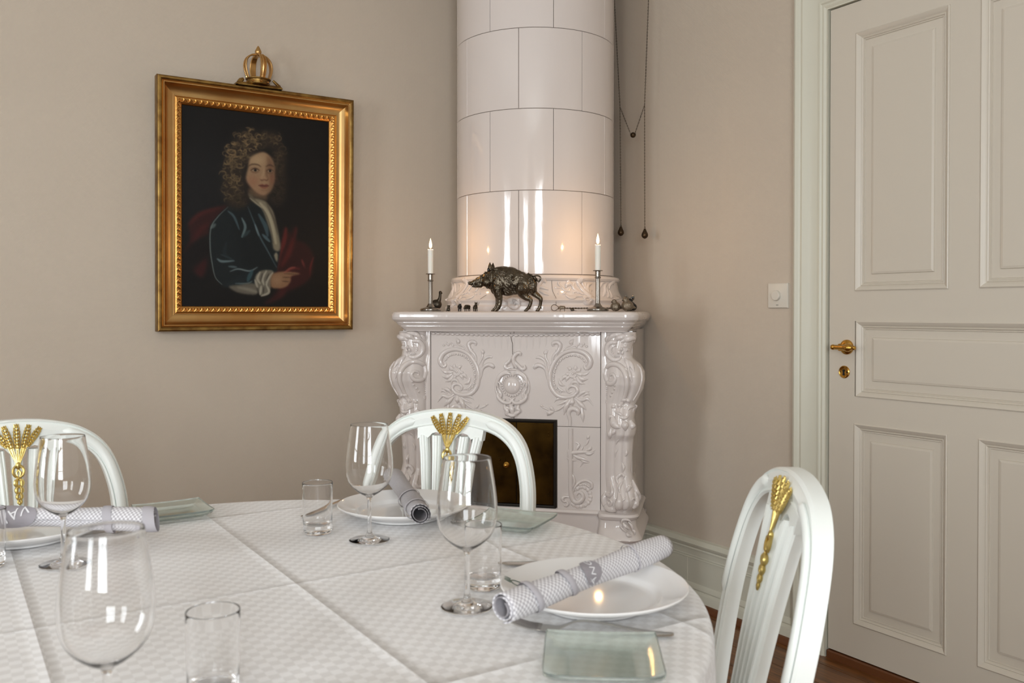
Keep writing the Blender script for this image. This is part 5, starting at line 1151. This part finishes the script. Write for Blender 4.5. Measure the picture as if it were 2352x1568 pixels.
for i in range(len(bd)): a, b = bd[i], bd[(i + 1) % len(bd)]; f.append((a, b, b + N2, a + N2))
gme = mesh('glass_side_plate', G().add((v, f)), ang=50)
m_frost = mat('green_glass', (236, 246, 240), 0.10, trans=.92, ior=1.45); gme.materials.append(m_frost)
for (x, y), a, lab in [((.0015, 1.646), -24, 'square greenish glass side plate right of the far dinner plate'), ((-.664, 1.733), 33, 'square greenish glass side plate at the far left beyond the napkin'), ((.1015, .993), -4, 'square pale green glass side plate at the bottom edge, below the fork')]:
    tag(obj('glass_side_plate', gme, None, None, T((x, y, ZT_ + .0005)) @ RZm(math.radians(a))), lab, 'side plate', 'square glass side plates')
# cutlery, built lying along +x from tip to handle end
def ribbon(prof, th):
    """prof: (x, halfwidth, z)"""
    v = []; f = []
    for x, w_, z in prof:
        for a, b in ((-1, 0), (-.6, 1), (.6, 1), (1, 0), (.6, -.8), (-.6, -.8)): v.append((x, a * w_, z + b * th))
    m_ = len(prof)
    for k in range(m_ - 1):
        for i in range(6): f.append((k * 6 + i, k * 6 + (i + 1) % 6, (k + 1) * 6 + (i + 1) % 6, (k + 1) * 6 + i))
    f.append((0, 1, 2, 3, 4, 5)); f.append(tuple(range(m_ * 6 - 1, m_ * 6 - 7, -1))); return v, f
g = G(); 
g.add(ribbon(cr([(.040, .0118, .0030), (.052, .0125, .0024), (.064, .0105, .0028), (.076, .0055, .0075), (.088, .0034, .0125), (.105, .0032, .0135), (.130, .0042, .0110), (.155, .0062, .0068), (.180, .0088, .0035), (.196, .0092, .0028), (.206, .0066, .0032), (.2085, .002, .0035)], 3), .0011))
for k in (-1.5, -.5, .5, 1.5):
    g.add(tube(cr([(.044, k * .0062, .0028), (.028, k * .0062, .0042), (.012, k * .0060, .0085), (.0, k * .0056, .0145)], 3), [.0019] * 8 + [.0016, .0007], 6))
fme = mesh('fork', g); fme.materials.append(m_steel)
g = G().add(ribbon(cr([(0, .0015, .0022), (.004, .0062, .0022), (.012, .0088, .0022), (.030, .0098, .0024), (.070, .0092, .0028), (.092, .0060, .0034), (.098, .0048, .0040), (.112, .0050, .0042), (.150, .0062, .0045), (.190, .0078, .0045), (.206, .0070, .0045), (.211, .003, .0045)], 3), .0014))
kme = mesh('knife', g); kme.materials.append(m_steel)
def lay(name, me, p, q, lab, cat, grp):
    a = math.atan2(q[1] - p[1], q[0] - p[0]); tag(obj(name, me, None, None, T((p[0], p[1], ZT_)) @ RZm(a)), lab, cat, grp)
lay('fork', fme, (-.006, 1.124), (.199, 1.090), 'steel fork in front of the right-hand dinner plate', 'fork', 'steel forks')
lay('fork', fme, (-.110, 1.633), (-.098, 1.840), 'steel fork between the far plate and the far glass side plate', 'fork', 'steel forks')
lay('fork', fme, (-.690, 1.588), (-.835, 1.738), 'steel fork whose tines show under the lettered napkin at left', 'fork', 'steel forks')
lay('knife', kme, (-.016, 1.403), (.19, 1.407), 'steel knife with only its tip showing behind the right-hand plate', 'knife', 'steel knives')
lay('knife', kme, (-.408, 1.722), (-.338, 1.918), 'steel knife left of the far dinner plate, seen through the tumbler', 'knife', 'steel knives')

# rolled napkins: grey and white check, plain grey hem bands, printed oval
m_nap = mat('napkin_check', (236, 234, 236), .85); nt = m_nap.node_tree
uvn = N(m_nap, 'ShaderNodeUVMap'); uvn.uv_map = 'weave'
c1 = N(m_nap, 'ShaderNodeTexChecker'); c1.inputs['Scale'].default_value = 1.0; c1.inputs['Color1'].default_value = (*lin((224, 222, 224)), 1); c1.inputs['Color2'].default_value = (*lin((176, 172, 176)), 1)
nt.links.new(uvn.outputs[0], c1.inputs[0]); nt.links.new(c1.outputs['Color'], nt.nodes['Principled BSDF'].inputs['Base Color'])
m_nap2 = m_nap.copy(); m_nap2.name = 'napkin_check_reverse'
for nd in m_nap2.node_tree.nodes:
    if nd.type == 'TEX_CHECKER': nd.inputs['Color1'].default_value = (*lin((200, 197, 199)), 1); nd.inputs['Color2'].default_value = (*lin((132, 127, 130)), 1)
m_nap_in = mat('napkin_reverse', (150, 146, 150), .85)
m_band = mat('napkin_hem', (178, 174, 179), .85); m_lett = mat('napkin_lettering', (232, 231, 234), .85)
def napkin(pa, pb, ra, rb, label, bands, oval, roll=0.0, mt=None):
    pa, pb = Vector(pa), Vector(pb); L = (pb - pa).length; xax = (pb - pa).normalized(); yax = Vector((0, 0, 1)).cross(xax).normalized(); zax = xax.cross(yax)
    M = Matrix((xax, yax, zax)).transposed().to_4x4(); M.translation = pa
    t = thing('rolled_napkin', label, 'napkin', M, 'rolled checked napkins')
    def R(x): q = x / L; return ra + (rb - ra) * q + .0012 * math.sin(q * 9)
    nx, na = 40, 84; turns = 2.4; v = []; f = []; uv = []
    for i in range(nx + 1):
        x = L * i / nx
        for j in range(na + 1):
            s = j / na; th = roll + 2 * PI * turns * s; r = R(x) * (.52 + .48 * s) * (1 + .05 * math.sin(th * 2 + x * 20))
            xo = x + (.010 * (1 - s) * math.sin(2.0 + 0 * s)) * (1 if i in (0,) else 0)
            sk_ = .012 * (s - .7) * (1 - 2 * x / L)
            v.append((xo + sk_, r * math.cos(th), r * math.sin(th))); uv.append((x / .0037, th * .019 / .0037))
    for i in range(nx):
        for j in range(na): a = i * (na + 1) + j; f.append((a, a + 1, a + na + 2, a + na + 1))
    me = bpy.data.meshes.new('napkin_roll'); me.from_pydata(v, [], f); me.shade_smooth()
    ul = me.uv_layers.new(name='weave')
    for lp_ in me.loops: ul.data[lp_.index].uv = uv[lp_.vertex_index]
    me.materials.append(mt or m_nap); me.materials.append(m_nap_in)
    for p in me.polygons:
        if (p.index % na) < na * .38: p.material_index = 1
    o = obj('napkin_roll', me, None, t); md = o.modifiers.new('s', 'SOLIDIFY'); md.thickness = .0008
    def skin(x, th, h): r = R(x) * (1 + .05 * math.sin(th * 2 + x * 20)) + h; return (x, r * math.cos(th), r * math.sin(th))
    for x0, wd, sl in bands:
        v = []; f = []; m_ = 40
        for j in range(m_ + 1):
            th = 2 * PI * j / m_
            for k_ in range(4): v.append(skin(x0 + wd * k_ / 3 + sl * (1 - math.cos(th - roll)) * .5, th, .0006 + (.0008 if k_ in (1, 2) else 0)))
        for j in range(m_):
            for k_ in range(3): a = j * 4 + k_; f.append((a, a + 1, a + 5, a + 4))
        obj('hem_band', G().add((v, f)), m_band, t)
    if oval:
        xc, th0, wx, wth, text, flip, dx = oval
        v = [skin(xc, th0, .0016)]; f = []; m_ = 36
        for ring in (.33, .66, 1.0):
            for j in range(m_): a = 2 * PI * j / m_; v.append(skin(xc + wx * ring * math.cos(a), th0 + wth * ring * math.sin(a), .0016))
        for j in range(m_): f.append((0, 1 + j, 1 + (j + 1) % m_))
        for k_ in range(2):
            for j in range(m_): a = 1 + k_ * m_ + j; b = 1 + k_ * m_ + (j + 1) % m_; f.append((a, a + m_, b + m_, b))
        obj('printed_oval', G().add((v, f)), mat('napkin_print', (150, 145, 150), .85), t)
        cu = bpy.data.curves.new('t', 'FONT'); cu.body = text; cu.size = .026 if flip else .0145; cu.align_x = 'CENTER'; cu.align_y = 'CENTER'; cu.space_character = 1.15
        co = bpy.data.objects.new('t', cu); COL.objects.link(co); bpy.context.view_layer.update()
        dg = bpy.context.evaluated_depsgraph_get(); tm = bpy.data.meshes.new_from_object(co.evaluated_get(dg)); bpy.data.objects.remove(co)
        bm = bmesh.new(); bm.from_mesh(tm); bmesh.ops.subdivide_edges(bm, edges=[e for e in bm.edges if e.calc_length() > .004], cuts=3)
        bmesh.ops.triangulate(bm, faces=bm.faces)
        ca_, sa = math.cos(dx), math.sin(dx)
        for vv in bm.verts:
            X, Y = vv.co.x * ca_ - vv.co.y * sa, vv.co.x * sa + vv.co.y * ca_
            vv.co = Vector(skin(xc + X, th0 - Y / (R(xc)), .0022))
        bm.to_mesh(tm); bm.free(); tm.materials.clear()
        obj('lettering', tm, m_lett, t)
    return t
p0 = on_z(1150, 1397, .796); p1 = on_z(1524, 1252, .7965)
# angle on the roll: the side that faces the camera and up
napkin(p0, p1, .0185, .0178, 'rolled checked napkin lying across the right-hand plate, its oval print reading ANG', [(.042, .011, .020), (.110, .013, .030), (.276, .003, .012)], (.168, 2.52, .019, 1.1, 'ÄNG', False, PI / 2 - .25), 2.2)
p0 = on_z(966, 1182, .7965); p1 = on_z(905, 1094, .798)
napkin(p0, p1, .0195, .020, 'rolled checked napkin pointing at the camera on the far plate, open end showing', [(.034, .006, .02), (.12, .008, .03)], None, 1.2, m_nap2)
p0 = on_z(-70, 1186, .7965); p1 = on_z(345, 1192, .7965)
napkin(p0, p1, .0185, .0195, 'rolled checked napkin on the left plate, lettered with part of a grey oval', [(.236, .016, .012), (.305, .020, .014)], (.085, 2.75, .046, 1.2, 'VALL', True, PI + .45), .6)

# ------------------------------------------------------------------ CHAIRS
def chair(label, M):
    t = thing('dining_chair', label, 'chair', M, 'white wheat-sheaf dining chairs')
    LEAN = .20
    def lean(p): return Vector((p[0], p[1] + LEAN * (p[2] - .44) + .10 * max(0, p[2] - .60) ** 2, p[2]))
    half = [(.158, .42), (.178, .50), (.198, .60), (.2065, .68), (.200, .755), (.176, .825), (.132, .867), (.070, .887), (0, .893)]
    path = cr([(x, z) for x, z in half] + [(-x, z) for x, z in half[-2::-1]], 6)
    # moulded section: across the width, then front relief
    def sect(w_): return [(-w_, .0135), (-w_, -.0085), (-w_ + .0035, -.0130), (-w_ + .0055, -.0098), (-w_ + .0095, -.0118), (0, -.0158), (w_ - .0095, -.0118), (w_ - .0055, -.0098), (w_ - .0035, -.0130), (w_, -.0085), (w_, .0135)]
    v = []; f = []; m_ = len(path)
    for i, (x, z) in enumerate(path):
        a = path[max(i - 1, 0)]; b = path[min(i + 1, m_ - 1)]; d = Vector((b[0] - a[0], b[1] - a[1])).normalized(); nx, nz_ = -d.y, d.x
        w_ = .0165 + .0035 * max(0, (z - .80) / .1)
        for s, y in sect(w_): v.append(lean((x + nx * s, y, z + nz_ * s)))
    k = 11
    for i in range(m_ - 1):
        for j in range(k): f.append((i * k + j, i * k + (j + 1) % k, (i + 1) * k + (j + 1) % k, (i + 1) * k + j))
    f.append(tuple(range(k))); f.append(tuple(range((m_ - 1) * k, m_ * k)))
    bf = obj('back_frame', G().add((v, f)), m_chair, t, ang=24)
    # raised flutes on the crest, either side of the head panel
    for s in (-1, 1):
        P = [p for p in path if p[0] * s > .084 and p[1] > .66][::1]
        q = len(P); g = G().add(tube([lean((x, -.0145, z)) for x, z in P], [.002 + .0085 * min(1, 4 * math.sin(PI * i / (q - 1)) ** .7) for i in range(q)], 10, (0, -1, 0), .55))
        obj('flute', g, m_chair, bf)
    # splat: shouldered head, five reeded ribs, foot block
    def hw(z): return float(np.interp(z, [.44, .50, .60, .72, .80, .845, .90], [.050, .049, .052, .063, .074, .083, .088]))
    sp_ = G(); 
    top = [(-.086, .884), (-.086, .862), (-.0835, .838), (-.074, .846), (-.066, .846), (-.056, .842), (-.046, .853), (-.035, .856), (-.024, .853), (-.015, .842), (0, .838), (.015, .842), (.024, .853), (.035, .856), (.046, .853), (.056, .842), (.066, .846), (.074, .846), (.0835, .838), (.086, .862), (.086, .884)]
    va, fa = prism(top, -.010, .014); sp_.add(([lean(p) for p in va], fa))
    va, fa = prism([(-.051, .43), (.051, .43), (.050, .50), (-.050, .50)], -.010, .010); obj('splat_foot', G().add(([lean(p) for p in va], fa)), m_chair, t, ang=30)
    sh = obj('splat_head', sp_, m_chair, t, ang=30)
    for i in range(5):
        q = -1 + i * .5; g = G(); P = []; 
        zz = np.linspace(.47, .848, 18)
        v = []; f = []; S = [(-1, .010), (-1, -.006), (-.75, -.0095), (-.5, -.0085), (-.3, -.0125), (0, -.014), (.3, -.0125), (.5, -.0085), (.75, -.0095), (1, -.006), (1, .010)]
        for z in zz:
            w0 = hw(z) * .128 + .0012 if abs(q) < 1 else hw(z) * .128 + .0012
            cx = q * (hw(z) - w0)
            for a, y in S: v.append(lean((cx + a * w0, y, z)))
        for a in range(len(zz) - 1):
            for j in range(11): f.append((a * 11 + j, a * 11 + (j + 1) % 11, (a + 1) * 11 + (j + 1) % 11, (a + 1) * 11 + j))
        f.append(tuple(range(11))); f.append(tuple(range((len(zz) - 1) * 11, len(zz) * 11)))
        obj('rib', G().add((v, f)), m_chair, t, ang=30)
    # gilded wheat sheaf
    def at(x, z, h=.017): return lean((x, -h, z))
    g = G()
    tips = [(-.046, .893), (-.0245, .900), (0, .903), (.0245, .900), (.046, .893)]; bases = [(-.019, .856), (-.0105, .852), (0, .851), (.0105, .852), (.019, .856)]
    for (bx_, bz_) in bases:
        for o_ in (-.0016, .0016): g.add(tube([at(bx_ + o_, bz_ + .006), at(bx_ * .55 + o_, bz_ - .016), at(bx_ * .1 + o_ * .5, .820, .018)], [.0014, .0014, .0012], 6))
    g.add(ball(at(0, .816, .016), .0075, 8, (.8, .6, 1.1)))
    for s in (-1, 1):
        g.add(tube([at(s * (.001 + .0095 * math.sin(a)), .816 - .012 + .012 * math.cos(a), .017) for a in np.linspace(0, PI, 9)], [.002, .003, .0032, .003, .003, .003, .003, .003, .002], 6))
        g.add(tube([at(0, .808), at(s * .004, .801), at(s * .002, .792)], [.0015, .0025, .001], 6))
    z = .790
    for L_, w_ in ((.020, .0078), (.018, .0068), (.016, .0056), (.012, .004)):
        for s in (-1, 1): g.add(tube([at(a_, b_) for a_, b_ in cr([(0, z), (s * w_ * .7, z - L_ * .3), (s * w_ * .8, z - L_ * .65), (s * w_ * .35, z - L_)], 3)], [w_ * (.2 + .38 * math.sin(PI * i / 9) ** .8) if 0 < i < 9 else .0006 for i in range(10)], 8))
        g.add(ball(at(0, z, .018), .0024, 5)); z -= L_ * .80
    g.add(ball(at(0, z, .017), .003, 6, (1, .8, 1.4)))
    wsf = obj('wheat_sheaf', g, m_gold, t)
    for (tx, tz), (bx_, bz_) in zip(tips, bases):
        g = G(); d = Vector((tx - bx_, tz - bz_)); L = d.length; d.normalize(); q = Vector((-d.y, d.x)); nn = 7
        g.add(tube([at(bx_, bz_ - .002), at(tx, tz)], [.0014, .001], 6))
        for i in range(nn):
            c = Vector((bx_, bz_)) + d * (L * (i + .3) / nn); w_ = .0052 * math.sin(PI * (.22 + .66 * i / nn))
            for s in (-1, 1):
                e = c + q * s * w_ * .85; e2 = c + q * s * w_ * 1.35 + d * .0066
                g.add(tube([at(*c), at(e.x, e.y, .0185), at(e2.x, e2.y, .0175)], [.0016, .0031, .0008], 6))
        g.add(ball(at(tx, tz, .018), .0024, 5))
        obj('wheat_ear', g, m_gold, wsf)
    # seat, rails and legs
    pts = [(-.16, .01), (.16, .01), (.215, -.20), (.225, -.36), (.16, -.40), (0, -.41), (-.16, -.40), (-.225, -.36), (-.215, -.20)]
    def slab(P, z0, z1, s=1.0):
        n_ = len(P); c = (0, -.2); Q = [((x - c[0]) * s + c[0], (y - c[1]) * s + c[1]) for x, y in P]
        return [(x, y, z0) for x, y in P] + [(x, y, z1) for x, y in Q], [tuple(range(n_))[::-1], tuple(range(n_, 2 * n_))] + [(i, (i + 1) % n_, (i + 1) % n_ + n_, i + n_) for i in range(n_)]
    obj('seat_rail', G().add(slab(pts, .385, .435)), m_chair, t, smooth=False, bevel=.005)
    obj('seat_cushion', G().add(slab([(x * .93, (y + .2) * .93 - .2) for x, y in pts], .436, .465, .93)), m_seat, t, smooth=False, bevel=.012)
    for s in (-1, 1):
        obj('leg', G().add(tube([(s * .185, -.355, .386), (s * .186, -.355, .30), (s * .187, -.357, .06), (s * .187, -.357, 0)], [.021, .018, .011, .012], 12)), m_chair, t)
        obj('leg', G().add(tube([lean((s * .158, 0, .43)), (s * .160, .0, .38), (s * .168, .03, .15), (s * .172, .06, 0)], [.018, .017, .014, .013], 8)), m_chair, t)
    return t
def chair_M(crest, gam):
    # crest point (x,y) of the back at z=.90 ; back leans away from the sitter
    off = .20 * (.90 - .44) + .10 * .3 ** 2
    return T((crest[0] + math.sin(gam) * off, crest[1] - math.cos(gam) * off, 0)) @ RZm(gam)
ch1 = chair('white arched-back chair with gilt wheat, before the stove behind the far plate', chair_M((-.145, 2.18), math.radians(-18)))
dup(ch1, chair_M((-1.096, 1.955), math.radians(38)), 'white arched-back chair with gilt wheat at the left picture edge before the bare wall')
dup(ch1, chair_M((.424, 1.322), math.radians(-93)), 'white chair seen nearly side-on at right, in front of the panelled door')
bpy.context.view_layer.update()
